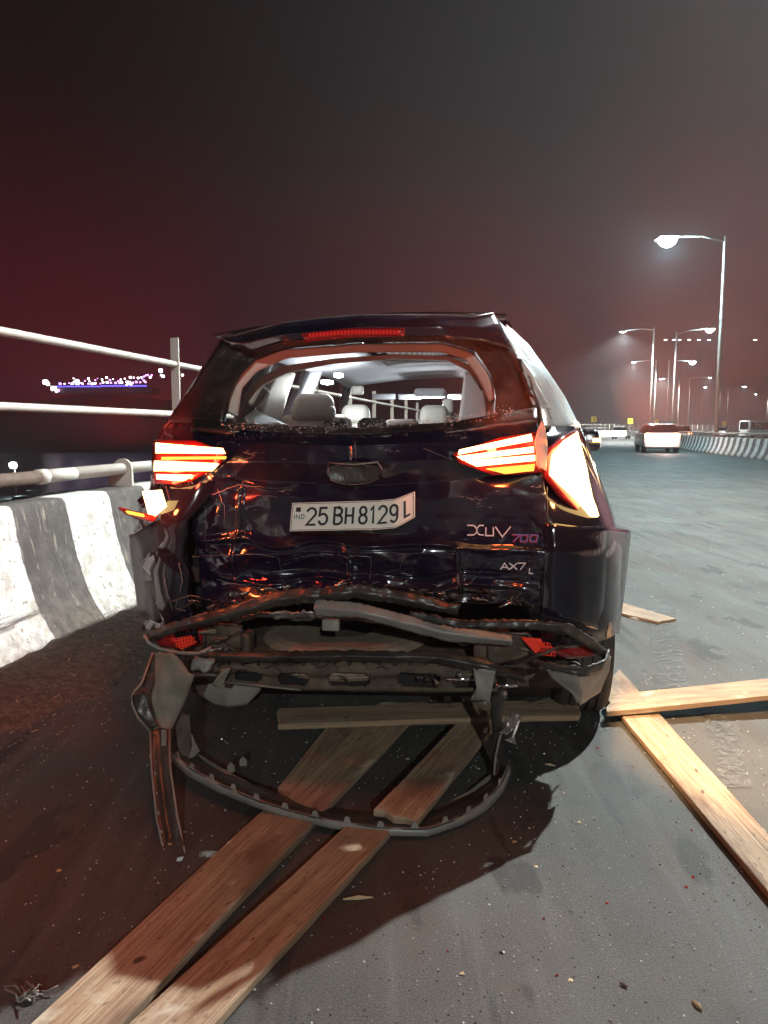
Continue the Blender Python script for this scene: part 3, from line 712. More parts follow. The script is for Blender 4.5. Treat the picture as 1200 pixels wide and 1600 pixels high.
# seats
def seat(px, py_top, Y, w, m_, hr=True, hh=.16, wseat=None):
    t_ = C(px, py_top, Y); wseat = wseat or w*1.8
    bk = box('seat', (t_.x-wseat/2, Y-.05, .72), (t_.x+wseat/2, Y+.09, t_.z-hh*.72), m_, car, .05, .92, 4)
    if hr:
        h_ = box('headrest', (t_.x-w/2, Y-.06, t_.z-hh), (t_.x+w/2, Y+.05, t_.z), m_, bk, .045, .86, 4)
        tube('headrest_rod', [(t_.x-w*.25, Y, t_.z-hh-.06), (t_.x-w*.25, Y, t_.z-hh+.03)], .006, M['chrome'], bk, n=6)
        tube('headrest_rod', [(t_.x+w*.25, Y, t_.z-hh-.06), (t_.x+w*.25, Y, t_.z-hh+.03)], .006, M['chrome'], bk, n=6)
seat(491, 615, 1.35, .23, M['beige'], hh=.15)
box('seat_cushion_roll', C(453, 650, 1.3)+Vector((0, 0, -.02)), C(522, 640, 1.3)+Vector((0, .06, .02)), M['leather'], car, .02, seg=4)
seat(556, 632, 2.35, .20, M['leather'], hh=.13)
seat(679, 633, 2.35, .20, M['leather'], hh=.13)
seat(628, 655, 1.45, .20, M['beige'], hh=.06)
seat(525, 653, .72, .10, M['dtrim'], hh=.05, wseat=.16); seat(582, 653, .72, .13, M['dtrim'], hh=.05, wseat=.19)
o = box('seat_buckle', C(520, 658, .6), C(530, 652, .6)+Vector((0, .01, 0)), M['gplastic'], car, .002)
# ceiling lamps, console, mirror, visors
def dome(px, py, Y, r):
    p = C(px, py, Y); v = [(p.x+r*math.cos(i*.524), p.y+r*2.1*math.sin(i*.524), p.z-.012) for i in range(12)]+[(p.x, p.y, p.z-.02)]
    v += [(p.x+r*.98*math.cos(i*.524), p.y+r*2.05*math.sin(i*.524), p.z+.004) for i in range(12)]
    f = [((i+1) % 12, i, 12) for i in range(12)]+[(i, (i+1) % 12, 13+(i+1) % 12, 13+i) for i in range(12)]
    o = mk('dome_lamp', v, f, M['dome'], car); return p
for px, py, Y, r, w_ in ((511, 596, 1.75, .034, 16.0), (529, 585, 1.45, .024, 8.0), (662, 611, 2.95, .022, 7), (685, 610, 2.95, .022, 7)):
    p = dome(px, py, Y, r); lampnode('dome_light', 'POINT', p-Vector((0, 0, .09)), w_, (.85, .95, 1), .03, parent=car)
p = C(673, 614, 3.0); box('overhead_console', p-Vector((.11, .12, .035)), p+Vector((.11, .12, .03)), M['headliner'], car, .025, seg=3)
for px in (600, 640, 718):
    p = C(px, 618, 3.05); box('sun_visor', p-Vector((.085, .02, .03)), p+Vector((.085, .03, .012)), M['headliner'], car, .01)
p = C(559, 610, 2.6); box('grab_handle', p-Vector((.04, .03, .03)), p+Vector((.04, .03, .03)), M['leather'], car, .014)
p = C(700, 634, 2.7); box('white_cushion', p-Vector((.035, .03, .05)), p+Vector((.035, .03, .05)), M['leather'], car, .02, seg=3)
# --- wheels
def wheel(x, Y, z=.355):
    prof = [(-.09, .20), (-.105, .24), (-.115, .30), (-.108, .335), (-.09, .352)]
    xs_ = [-.085, -.055, -.052, -.046, -.043, -.012, -.009, -.003, .0, .0]
    g = []
    for c_ in (-.055, -.02, .02, .055): g += [(c_-.005, .357), (c_-.004, .347), (c_+.004, .347), (c_+.005, .357)]
    prof = prof+[(-.08, .356)]+g+[(.08, .356), (.09, .352), (.108, .335), (.115, .30), (.105, .24), (.09, .20)]
    v, f = lathe(prof, 60)
    rim, rf_ = lathe([(.10, .205), (.085, .19), (.07, .08), (.09, .05), (.095, .0)] if x > 0 else [(-.10, .205), (-.085, .19), (-.07, .08), (-.09, .05), (-.095, .0)], 20)
    r_ = mk('wheel', rim, rf_, M['metal'], car, True, loc=(x, Y, z))
    t_ = mk('tyre', v, f, M['rubber'], r_, False); return r_
wheel(.835, .86); wheel(-.80, .86); wheel(.80, 3.72); wheel(-.80, 3.72)
tube('rear_axle', [(-.72, .86, .33), (0, .86, .30), (.72, .86, .33)], .05, M['rust'], car)
sheet('wheel_arch_liner', [[(298, 1052, .42), (355, 1050, .36), (418, 1052, .42)], [(310, 1085, .42), (355, 1088, .38), (405, 1082, .42)], [(335, 1102, .42), (355, 1106, .40), (385, 1102, .42)]], M['gplastic'], car, n=16, m=4, thick=.008, amp=.004)
# door mirror on the right
p = C(918, 688, 2.9)
mv = box('door_mirror', p-Vector((.10, .05, .075)), p+Vector((.09, .09, .075)), P, car, .035, .8, 4)
box('mirror_indicator', p+Vector((.03, -.06, -.01)), p+Vector((.08, -.04, .015)), M['turn'], mv)
# --- lights
def lens(name, quad, Y, m_, par, thick=.008, n=10):
    (a, b, c, d) = quad; return sheet(name, [[(*a, Y[0]), (*b, Y[1])], [(*d, Y[0]), (*c, Y[1])]], m_, par, n=n, m=2, thick=thick, smooth=False)
tl = sheet('tail_light', [[(239, 688, .10), (300, 688, .02), (352, 706, .0)], [(238, 720, .11), (300, 722, .03), (340, 726, .0)], [(238, 756, .12), (270, 756, .05), (296, 752, .03)]], M['redlens'], car, n=14, m=3, thick=.03)
tl['label'] = 'left tail light with three glowing bars'
lens('light_bar', ((243, 692), (346, 701), (350, 709), (243, 708)), (.065, -.03), M['tail'], tl)
lens('light_bar', ((252, 714), (352, 713), (350, 717), (252, 718.5)), (.065, -.03), M['tail_dim'], tl)
lens('light_bar', ((241, 720), (340, 724), (330, 735), (240, 736)), (.065, -.03), M['tail'], tl)
lens('reversing_lens', ((244, 741), (300, 742), (284, 749), (245, 749)), (.07, .0), M['tail'], tl)
tr = sheet('tail_light', [[(708, 708, -.02), (780, 684, -.01), (842, 674, .02)], [(718, 724, -.02), (780, 716, -.01), (846, 706, .02)], [(770, 742, -.01), (800, 742, 0), (848, 738, .02)]], M['redlens'], car, n=14, m=3, thick=.03)
tr['label'] = 'right tail light with three glowing bars on the tailgate'
lens('light_bar', ((718, 703), (830, 678), (832, 689), (716, 710)), (-.04, -.01), M['tail'], tr)
lens('light_bar', ((714, 713), (834, 698), (834, 707), (724, 719)), (-.04, -.01), M['tail'], tr)
lens('light_bar', ((727, 720), (836, 711), (836, 720), (745, 728)), (-.04, -.01), M['tail'], tr)
lens('reversing_lens', ((760, 732), (836, 725), (834, 736), (790, 739)), (-.03, -.01), M['tail_dim'], tr)
lf = sheet('lens_fragment', [[(846, 656, -.03), (850, 658, -.03)], [(836, 690, -.04), (856, 694, -.03)], [(840, 728, -.04), (854, 736, -.03)]], M['beige'], car, n=5, m=6, thick=.006, amp=.006, fr=30)
qr = sheet('quarter_light', [[(856, 706, .0), (882, 680, .12), (905, 668, .36)], [(858, 745, .0), (898, 730, .12), (928, 735, .40)], [(884, 778, .04), (920, 780, .16), (942, 780, .40)], [(915, 812, .12), (938, 815, .2), (953, 812, .40)]], M['redlens'], car, n=12, m=5, thick=.02, amp=.004, fr=10)
qr['label'] = 'smashed right corner lamp glowing white and amber'
sheet('broken_lamp', [[(866, 712, -.03), (884, 688, .04), (903, 676, .22)], [(862, 742, -.03), (898, 734, .06), (918, 734, .26)], [(900, 776, .02), (920, 778, .1), (932, 778, .28)], [(926, 806, .1), (938, 809, .16), (947, 806, .30)]], M['turn'], qr, n=10, m=4, thick=.01, amp=.006, fr=14)
for a, b in (((905, 668), (953, 812)), ((898, 674), (930, 740))):
    tube('lamp_rim', [C(*a, .30), C((a[0]+b[0])/2+3, (a[1]+b[1])/2, .32), C(*b, .32)], .006, M['chrome'], qr, n=6)
sheet('side_fragment', [[(868, 690, .2), (900, 656, .42)], [(874, 700, .2), (908, 664, .42)]], M['beige'], car, n=6, m=2, thick=.01)
ql = sheet('quarter_light', [[(184, 794, .12), (215, 800, .06), (245, 806, .02)], [(190, 803, .12), (215, 812, .06), (238, 815, .02)]], M['redlens'], car, n=10, m=2, thick=.008, amp=.006, fr=20)
ql['label'] = 'broken left indicator shell hanging out'
lens('indicator', ((222, 768), (250, 766), (258, 792), (234, 812)), (.04, .0), M['turn'], ql)
lens('indicator_sliver', ((196, 799), (222, 804), (224, 808), (200, 803)), (.05, .02), M['tail_dim'], ql)
for px, py, Y, w_, w2, c_ in ((290, 722, -.10, 3.5, 14, (1, .05, .02)), (780, 705, -.14, 3, 18, (1, .12, .03)), (240, 790, -.06, 4, 5, (1, .16, .04))):
    p = C(px, py, Y); lampnode('tail_glow', 'POINT', p, w_, c_, .02, parent=car)
    lampnode('tail_beam', 'SPOT', p, w2, c_, .02, aim=p+Vector((-.5 if px < 500 else .3, -1, -.25)), cone=130, blend=.6, parent=car)
p = C(232, 722, .12); lampnode('tail_beam', 'SPOT', p-Vector((.03, 0, 0)), 18, (1, .06, .025), .02, aim=p+Vector((-1, .55, -.05)), cone=165, blend=.4, parent=car)
p = C(930, 735, .10)+Vector((.10, -.05, 0)); lampnode('turn_beam', 'SPOT', p, 260, (1, .60, .30), .05, aim=p+Vector((1, .65, -.1)), cone=165, blend=.3, parent=car)
lampnode('turn_glow', 'POINT', C(905, 750, -.03), 3, (1, .35, .10), .02, parent=car)
for px, py, Y, w2, c_, dr in ((290, 705, -.12, 1000, (1, .03, .01), (-.35, -.75, .9)), (235, 700, .10, 1100, (1, .02, .015), (-.8, -.1, .62)), (780, 690, -.12, 1300, (1, .10, .02), (.1, -.75, 1)), (915, 680, .15, 5200, (1, .17, .05), (.75, .0, .62))):
    p = C(px, py, Y); lampnode('tail_flare', 'SPOT', p+(Vector((.10, -.06, .02)) if px > 900 else Vector((0, 0, 0))), w2, c_, .02, aim=p+Vector(dr), cone=(125 if px > 900 else 100), blend=.6, parent=car)  # strong red spots added, aimed up into the haze to imitate lens bloom
# --- plate with its writing
def arc(cx, cy, rx, ry, a0, a1, n=10): return [(cx+rx*math.cos(R(a0+(a1-a0)*i/n)), cy+ry*math.sin(R(a0+(a1-a0)*i/n))) for i in range(n+1)]
GL = {
 '2': [arc(.5, .72, .45, .28, 165, -30)+[(.05, 0), (.98, 0)]],
 '5': [[(.92, 1), (.15, 1), (.08, .55)]+arc(.48, .32, .47, .32, 125, -165, 12)],
 'B': [[(.08, 0), (.08, 1), (.5, 1)]+arc(.5, .77, .4, .23, 90, -90, 7)+[(.08, .54)], [(.5, .54)]+arc(.5, .27, .45, .27, 90, -90, 7)+[(.08, 0)]],
 'H': [[(.08, 0), (.08, 1)], [(.92, 0), (.92, 1)], [(.08, .5), (.92, .5)]],
 '8': [arc(.5, .76, .38, .24, 0, 360, 16), arc(.5, .26, .45, .26, 0, 360, 16)],
 '1': [[(.2, .78), (.58, 1), (.58, 0)]],
 '9': [arc(.5, .70, .44, .30, 0, 360, 16), [(.94, .70), (.90, .40)]+arc(.48, .28, .42, .28, 10, -150, 7)],
 'L': [[(.1, 1), (.1, 0), (.9, 0)]], 'I': [[(.5, 0), (.5, 1)]], 'N': [[(.08, 0), (.08, 1), (.92, 0), (.92, 1)]],
 'D': [[(.08, 0), (.08, 1), (.45, 1)]+arc(.45, .5, .47, .5, 90, -90, 9)+[(.08, 0)]],
 'X': [[(.0, 1), (.3, 1)]+arc(.3, .5, .28, .5, 80, -80, 6)+[(.0, 0)], [(1, 1), (.75, 1)]+arc(.85, .5, .28, .5, 110, 250, 6)+[(1, 0)]],
 'x': [[(0, 1), (.5, .5), (1, 1)], [(0, 0), (.5, .5), (1, 0)]],
 'U': [[(.08, 1), (.08, .0), (.92, .0), (.92, 1)]], 'V': [[(.0, 1), (.45, 0), (1, 1)]],
 '7': [[(.0, 1), (1, 1), (.35, 0)]], '0': [[(.1, .05), (.1, .95), (.9, .95), (.9, .05), (.1, .05)]], 'A': [[(.0, 0), (.5, 1), (1, 0)], [(.25, .35), (.75, .35)]]}
def strokes(name, chars, fn, lw, m_, parent, asp=1.0, thick=.0015):
    """chars: (char, u0, v0, w, h); fn maps the flat sign's (u, v) in metres onto its surface"""
    v = []; f = []
    for ch, u0, v0, w, h, sl in chars:
        for pl in GL[ch]:
            pts = [(u0+x*w+sl*y*h, v0+y*h) for x, y in pl]; k = len(v)
            for i, p in enumerate(pts):
                a = pts[max(0, i-1)]; b = pts[min(len(pts)-1, i+1)]
                if 0 < i < len(pts)-1:
                    d1 = Vector((p[0]-a[0], p[1]-a[1])).normalized(); d2 = Vector((b[0]-p[0], b[1]-p[1])).normalized(); d = (d1+d2)
                    if d.length < .1: d = d1
                    d.normalize(); s_ = 1/max(.55, d.dot(d1))
                else: d = Vector((b[0]-a[0], b[1]-a[1])).normalized(); s_ = 1
                nn_ = Vector((-d.y, d.x))*lw/2*s_
                v.append(fn(p[0]+nn_.x, p[1]+nn_.y)); v.append(fn(p[0]-nn_.x, p[1]-nn_.y))
            f += [(k+2*i, k+2*i+1, k+2*i+3, k+2*i+2) for i in range(len(pts)-1)]
    return solid(mk(name, v, f, m_, parent), thick)
PC = [(0, (456.5, 786), (452.5, 830), -.045), (.70, (592, 782), (590, 827.5), -.050), (.84, (618, 779.5), (618, 825), -.052), (.90, (630, 775), (630.5, 818.5), -.045), (1.0, (648.5, 768), (648.5, 808), -.03)]
def plate_fn(u, v, lift=0):       # u, v in 0..1
    for a, b in zip(PC, PC[1:]):
        if u <= b[0] or b is PC[-1]:
            t_ = (u-a[0])/(b[0]-a[0]); break
    L_ = lambda k: (a[k][0]+(b[k][0]-a[k][0])*t_, a[k][1]+(b[k][1]-a[k][1])*t_)
    tp, bt = L_(1), L_(2); Y = a[3]+(b[3]-a[3])*t_
    return C(bt[0]+(tp[0]-bt[0])*v, bt[1]+(tp[1]-bt[1])*v, Y-lift)
us = [i/30 for i in range(31)]
pl = solid(mk('number_plate', [plate_fn(u, v) for v in (0, .33, .66, 1) for u in us], [(j*31+i, j*31+i+1, (j+1)*31+i+1, (j+1)*31+i) for j in range(3) for i in range(30)], M['plate'], car), .002)
W1 = 1/193; H1 = 1/44
def pch(ch, x0, x1, y0=.24, y1=.80, sl=0): return (ch, (x0-455)*W1, y0, (x1-x0)*W1, (y1-y0), sl)
# strokes are drawn in millimetre-like units so that line weight is even, then mapped
def pf(u, v): return plate_fn(u/193, v/44, .0022)
def T(ch, x0, x1, y0, y1, sl=0): return (ch, x0-455, y0, x1-x0, y1-y0, sl)
strokes('plate_digits', [T('2', 479, 494, 9.5, 35), T('5', 498, 512, 9.5, 35), T('B', 521, 535, 9.5, 35), T('H', 539, 552, 9.5, 35), T('8', 560, 573, 9.5, 35), T('1', 576, 587, 9.5, 35), T('2', 590, 604, 9.5, 35), T('9', 608, 621, 9.5, 35), T('L', 630, 641, 9.5, 35)], pf, 3.5, M['ink'], pl)
strokes('country_code', [T('I', 459.5, 461.5, 19, 25.5), T('N', 463, 468.5, 19, 25.5), T('D', 470.5, 476, 19, 25.5)], pf, .9, M['ink'], pl)
mk('plate_emblem', [pf(u, v) for u, v in ((7, 30), (14.5, 30), (14.5, 37), (7, 37))], [(0, 1, 2, 3)], M['ink'], pl)
strokes('plate_border', [('I', -.5, 1.6, 4, 40.8, 0), ('I', 188.5, 1.6, 4, 40.8, 0)], pf, .7, M['ink'], pl)
v = []
for v0 in (1.2, 1.9, 42.1, 42.8): v += [pf(1.5+i*6.33, v0) for i in range(31)]
mk('plate_rim', v, [(k*62+i, k*62+i+1, k*62+32+i, k*62+31+i) for k in range(2) for i in range(30)], M['ink'], pl)
# model badges
def bf(Y, cx=785, cy=835):
    Yc = min(on_gate(cx+dx, cy+dy).y for dx in (-40, -20, 0, 20, 40) for dy in (-8, 0, 8))
    return lambda u, v: C(u, -v, Yc-.012+(Y+.035))
strokes('model_badge', [('X', 730, -836, 26, 15, 0), ('U', 758, -837, 14, 13, 0), ('V', 774, -839, 24, 16, 0)], bf(-.035), 1.9, M['badge'], car, thick=.003)
strokes('number_badge', [('7', 797, -847, 13, 11, .25), ('0', 811, -847, 13, 11, .2), ('0', 826, -847, 13, 11, .2)], bf(-.035), 2.6, M['badge_red'], car, thick=.003)
strokes('number_badge_edge', [('7', 798, -846, 13, 11, .25), ('0', 812, -846, 13, 11, .2), ('0', 827, -846, 13, 11, .2)], bf(-.039), 1.1, M['badge_blue'], car, thick=.002)
strokes('trim_badge', [('A', 782, -890, 13, 10, 0), ('x', 796, -890, 12, 10, 0), ('7', 809, -890, 12, 10, 0)], bf(-.036, 808, 885), 1.5, M['badge'], car, thick=.003)
strokes('trim_badge_letter', [('L', 826, -896, 8, 8, .1)], bf(-.036, 808, 885), 1.4, M['badge'], car, thick=.003)
# crushed emblem recess
def ell(cx, cy, rx, ry, Y, a0=0, a1=360, n=24): return [C(cx+rx*math.cos(R(a0+(a1-a0)*i/n)), cy+ry*math.sin(R(a0+(a1-a0)*i/n)), Y) for i in range(n+1)]
mk('emblem_recess', ell(552, 738, 42, 17, -.005)+[C(552, 738, .01)], [(i+1, i, 25) for i in range(24)], M['plastic'], car, True)
tube('emblem_rim', ell(552, 740, 42, 17, -.012, 150, 20), .0022, M['metal'], car, n=6)
tube('emblem_bracket', [C(512, 738, -.02), C(514, 723, -.02), C(552, 726, -.02), C(590, 722, -.02), C(597, 733, -.02)], .0035, M['gplastic'], car, n=6)
tube('emblem_rim', ell(550, 738, 30, 15, -.018, 200, 330), .0012, M['chrome'], car, n=5)
# --- creases, scratches and torn slivers on the tailgate
def sliver(name, pts, Y, r, m_):
    q = []
    for (x0, y0), (x1, y1) in zip(pts, pts[1:]):
        for i in range(7): q.append(on_gate(x0+(x1-x0)*i/7+rs.uniform(-1, 1), y0+(y1-y0)*i/7+rs.uniform(-.8, .8), 0))
    q.append(on_gate(*pts[-1], 0)); o = tube(name, q, r*.7, m_, car, n=5, rend=r*.3); return o
sl_list = [([(425, 893), (470, 889), (528, 892)], .0025), ([(330, 773), (355, 764), (372, 758), (420, 762)], .003), ([(372, 775), (405, 774), (434, 776)], .0018), ([(340, 765), (350, 790), (352, 850)], .002),
    ([(554, 690), (556, 712), (556, 720)], .0025), ([(380, 706), (400, 712), (380, 718)], .0018), ([(660, 700), (690, 712), (720, 722)], .0018), ([(435, 872), (440, 890), (438, 902)], .002),
    ([(545, 868), (580, 870), (578, 905)], .0022), ([(630, 868), (625, 890), (600, 895)], .002), ([(720, 925), (716, 900), (722, 880), (735, 865)], .0022), ([(722, 922), (745, 900), (765, 880)], .0016),
    ([(700, 928), (770, 922), (838, 922)], .002), ([(300, 870), (340, 868), (400, 866), (430, 870)], .0025), ([(280, 880), (285, 910), (275, 950), (290, 955)], .003), ([(258, 905), (262, 930), (270, 955)], .0025),
    ([(268, 940), (300, 930), (330, 938)], .003), ([(340, 905), (360, 912), (385, 915)], .003), ([(296, 750), (310, 766), (322, 800), (320, 850)], .002), ([(848, 945), (860, 940), (880, 950)], .003), ([(855, 760), (856, 820), (850, 870), (847, 935)], .0013)]
for pts, r in sl_list: sliver('bent_edge', pts, -.03, r, M['metal'])
# ragged belt of torn plastic and metal under the tailgate, chrome ones put in as bright glints
for k in range(64):
    u = (k*.618) % 1; px = 285+u*555; py = 945-34*math.sin(u*math.pi*.9)+u*12+rs.uniform(-9, 9); w_ = rs.uniform(7, 30); h_ = rs.uniform(2, 8); tl_ = rs.uniform(-5, 5); Y = rs.uniform(-.07, .01)
    sheet('torn_piece', [[(px, py+tl_, Y), (px+w_*.5, py-rs.uniform(0, 3), Y-.012), (px+w_, py-tl_, Y)], [(px+rs.uniform(0, 4), py+h_+tl_, Y+.01), (px+w_*.5, py+h_*.8, Y), (px+w_-3, py+h_*.6-tl_, Y+.01)]], M[rs.choice(['plastic', 'paint', 'chrome', 'metal', 'paint2', 'plastic'])], car, n=6, m=2, thick=.003, amp=.012, fr=30, seed=k)
# --- the torn-open bumper region
sheet('bumper_strip', [[(224, 990, -.02), (260, 975, -.06), (330, 955, -.08), (430, 924, -.09), (560, 912, -.09), (640, 925, -.08), (720, 946, -.07)],
                       [(226, 1000, -.02), (262, 984, -.07), (335, 966, -.10), (432, 937, -.11), (560, 925, -.11), (640, 938, -.10), (716, 955, -.08)],
                       [(236, 1004, .0), (268, 990, -.05), (340, 974, -.08), (436, 948, -.09), (560, 936, -.09), (640, 948, -.08), (716, 962, -.07)]], M['plastic'], car, n=110, m=4, thick=.004, amp=.014, fr=16, seed=4, jag=.010)
sheet('rear_panel', [[(318, 975, .02), (400, 960, .0), (500, 955, -.01), (620, 962, .0), (740, 985, .0)], [(320, 986, .04), (400, 968, .02), (500, 966, .0), (620, 972, .01), (740, 996, .03)]], M['metal'], car, n=90, m=3, thick=.006, amp=.026, fr=12, seed=7, jag=.010)
sheet('impact_bar', [[(492, 936, -.10), (560, 942, -.11), (700, 976, -.09), (800, 992, -.06)], [(490, 950, -.12), (560, 956, -.13), (700, 990, -.11), (800, 1002, -.08)], [(492, 963, -.10), (560, 966, -.11), (700, 1003, -.09), (800, 1010, -.05)]], M['gplastic'], car, n=60, m=4, thick=.02, amp=.006, fr=12, seed=3, jag=.004)
box('tow_bracket', C(503, 986, -.09), C(532, 966, -.06), M['gplastic'], car, .004)
# big black sweep running into the right corner hoop
sheet('bumper_sweep', [[(640, 955, -.10), (720, 968, -.11), (820, 968, -.12), (890, 975, -.10), (930, 1000, -.02), (953, 1020, .10)],
                       [(640, 966, -.10), (720, 982, -.12), (820, 982, -.13), (880, 990, -.10), (915, 1008, -.03), (945, 1030, .08)]], M['plastic'], car, n=80, m=3, thick=.008, amp=.006, fr=14, seed=5, jag=.006)
sheet('bumper_sweep', [[(953, 1014, .10), (948, 1032, .0), (920, 1042, -.06), (880, 1040, -.08), (840, 1032, -.06)], [(953, 1032, .10), (940, 1050, .0), (915, 1058, -.06), (880, 1052, -.08), (842, 1042, -.06)]][::-1], M['plastic'], car, n=60, m=3, thick=.008, amp=.006, fr=14, seed=6, jag=.005)
sheet('bumper_flap', [[(848, 1040, -.05), (900, 1050, -.07), (955, 1026, .10)], [(862, 1060, -.03), (905, 1068, -.04), (952, 1050, .12)], [(895, 1085, .0), (910, 1090, .02), (938, 1082, .14)], [(902, 1100, .03), (906, 1103, .03), (916, 1096, .08)]], M['gplastic'], car, n=30, m=5, thick=.005, amp=.010, fr=12, seed=2, jag=.008)
sheet('corner_hollow', [[(845, 992, .02), (900, 990, .03), (935, 1012, .08)], [(840, 1015, .04), (890, 1030, .06), (930, 1025, .08)]], M['redlens'], car, n=10, m=4, thick=.01, amp=.004)
tube('hanging_wire', [C(792, 1038, -.11), C(830, 1028, -.13), (C(862, 1016, -.13)), C(880, 1010, -.11), C(905, 1009, -.06)], .005, M['plastic'], car, n=6)
# left hoop
hl = [(225, 992), (232, 1004), (250, 1014), (280, 1020), (310, 1021), (330, 1012)]
tube('bumper_hoop', [C(x, y, -.03) for x, y in hl], .006, M['gplastic'], car, n=6)
sheet('corner_hollow', [[(236, 995, .02), (280, 978, .02), (318, 985, .02)], [(250, 1010, .03), (285, 1014, .03), (316, 1006, .03)]], M['redlens'], car, n=8, m=3, thick=.01)
def mesh_reflector(nx_, ny_, quad, Y, name='honeycomb_reflector'):
    v = []; f = []; a, b, c, d = [C(*p, Y) for p in quad]
    def P2(u, w): return a.lerp(b, u).lerp(d.lerp(c, u), w)
    for j in range(ny_):
        for i in range(nx_):
            uc, wc = (i+.5+(.5 if j % 2 else 0))/(nx_+.5), (j+.5)/ny_; ru, rw = .5/(nx_+.5), .56/ny_
            k = len(v)
            for r in (1.0, .62):
                for q in range(6): t_ = R(30+60*q); v.append(P2(min(1, max(0, uc+ru*1.12*r*math.cos(t_))), min(1, max(0, wc+rw*1.1*r*math.sin(t_)))))
            f += [(k+q, k+(q+1) % 6, k+6+(q+1) % 6, k+6+q) for q in range(6)]
    o = mk(name, v, f, M['redref'], car); solid(o, .004); return o
mesh_reflector(6, 4, ((266, 998), (302, 992), (308, 1004), (282, 1016)), -.02)
solid(mk('reflector', [C(x, y, -.02) for x, y in ((814, 996), (845, 998), (850, 1008), (838, 1022))], [(3, 2, 1, 0)], M['redref'], car), .004)
mesh_reflector(4, 3, ((838, 1002), (862, 1004), (872, 1026), (845, 1024)), -.025)
# side vents / filter boxes
def vent(x0, y0, x1, y1, nm):
    b_ = sheet(nm, [[(x0, y0, .02), ((x0+x1)/2, y0-4, .0), (x1, y0+2, .02)], [(x0-2, y1, .03), ((x0+x1)/2, y1+2, .01), (x1, y1-3, .03)]], M['rust'], car, n=14, m=6, thick=.03, amp=.02, fr=13, seed=x0)
    tube('vent_rim', [C(x, y, -.01) for x, y in ((x0, y1), (x0+2, y0+4), (x0+12, y0-3), (x1-8, y0-2), (x1, y0+8), (x1, y1))], .005, M['plastic'], car, n=6)
vent(318, 978, 378, 1016, 'filter_box'); vent(762, 992, 832, 1038, 'exhaust_flap')
for px, py, w_, h_ in ((740, 1000, 26, 34), (385, 985, 12, 30), (795, 1050, 30, 14), (330, 1028, 26, 14)):
    a, b_ = C(px, py+h_, .06), C(px+w_, py, .06); box('bracket', (a.x, .0, a.z), (b_.x, .07, b_.z), M['rust'], car, .008, seg=2)
# spare wheel in its well
def spare():
    c0 = C(545, 1000, .34); prof = [(-.09, .10), (-.10, .20), (-.10, .27), (-.085, .30), (-.06, .315), (-.05, .315), (-.047, .306), (-.02, .306), (-.017, .318), (.017, .318), (.02, .306), (.047, .306), (.05, .315), (.06, .315), (.085, .30), (.10, .27), (.10, .20), (.09, .10)]
    v, f = lathe(prof, 48); v = [(y, z*.95, x*.62) for x, y, z in v]
    o = mk('spare_tyre', v, f, mat('dusty_tyre', (.19, .14, .10), .85, var=(.28, .22, .16), vscale=14), car, False, loc=(c0.x, .28, c0.z-.0)); return o
spare()
box('well_floor', (-.62, .05, .41), (.62, .9, .43), M['rust'], car, .004)
# long bumper beam with pockets
sheet('crash_beam', [[(300, 1016, -.02), (420, 1018, -.06), (540, 1016, -.08), (680, 1018, -.07), (760, 1030, -.04), (820, 1052, .0)], [(302, 1024, -.04), (420, 1027, -.09), (540, 1025, -.11), (680, 1028, -.10), (760, 1042, -.06), (822, 1062, -.02)], [(304, 1034, -.02), (420, 1036, -.07), (540, 1034, -.09), (680, 1037, -.08), (760, 1052, -.04), (822, 1068, .0)]], M['plastic'], car, n=90, m=4, thick=.01, amp=.008, fr=12, seed=5, jag=.006)
def pocket_beam():
    nxp, nyp = 96, 10; v = []; f = []
    topl = resample([C(*p) for p in [(345, 1034, -.01), (450, 1036, -.05), (560, 1034, -.07), (690, 1036, -.06), (775, 1056, -.02)]], nxp+1)
    botl = resample([C(*p) for p in [(338, 1068, .03), (450, 1080, .0), (560, 1082, -.02), (690, 1084, -.02), (778, 1082, .02)]], nxp+1)
    for j in range(nyp+1):
        for i in range(nxp+1):
            p = topl[i].lerp(botl[i], j/nyp); p = p+Vector((0, crump(p, .006, 12, 3)+.012*math.sin(j*1.3), 0)); v.append(p)
    pk = [(6, 16), (22, 33), (40, 54), (63, 77), (81, 90)]
    for j in range(nyp):
        for i in range(nxp):
            inside = any((a+ (1 if j in (3, 7) else 0)) <= i < (b-(1 if j in (3, 7) else 0)) and 3 <= j <= 7 for a, b in pk)
            if not inside: f.append((j*(nxp+1)+i, (j+1)*(nxp+1)+i, (j+1)*(nxp+1)+i+1, j*(nxp+1)+i+1))
    solid(mk('support_beam', v, f, M['rust'], car, True), .014)
pocket_beam()
for k in range(15):
    px = 352+k*24; box('clip', C(px, 1036+(k % 3), -.09)+Vector((0, 0, -.004)), C(px+5, 1034, -.075)+Vector((0, 0, .004)), M['black'], car)
box('beam_core', C(352, 1066, .06), C(770, 1046, .11), M['black'], car, .01)
tube('bright_bar', [C(698, 1062, -.03), C(740, 1060, -.03)], .010, M['chrome'], car, n=8)
tube('bright_bar', [C(770, 1072, -.03), C(808, 1070, -.03)], .009, M['chrome'], car, n=8)
sheet('mount_plate', [[(738, 1040, -.06), (775, 1045, -.05)], [(745, 1075, -.05), (768, 1080, -.04)], [(735, 1095, -.03), (765, 1098, -.03)]], M['gplastic'], car, n=8, m=4, thick=.008, amp=.01, fr=20)
for px, py in ((757, 1098), (788, 1084), (719, 1054)):
    tube('bolt', [C(px, py, -.06), C(px, py, -.04)], .011, M['metal'], car, n=8)
tube('lower_rod', [C(350, 1066, -.02), C(430, 1074, -.03), C(470, 1078, -.03)], .004, M['olive'], car, n=6)
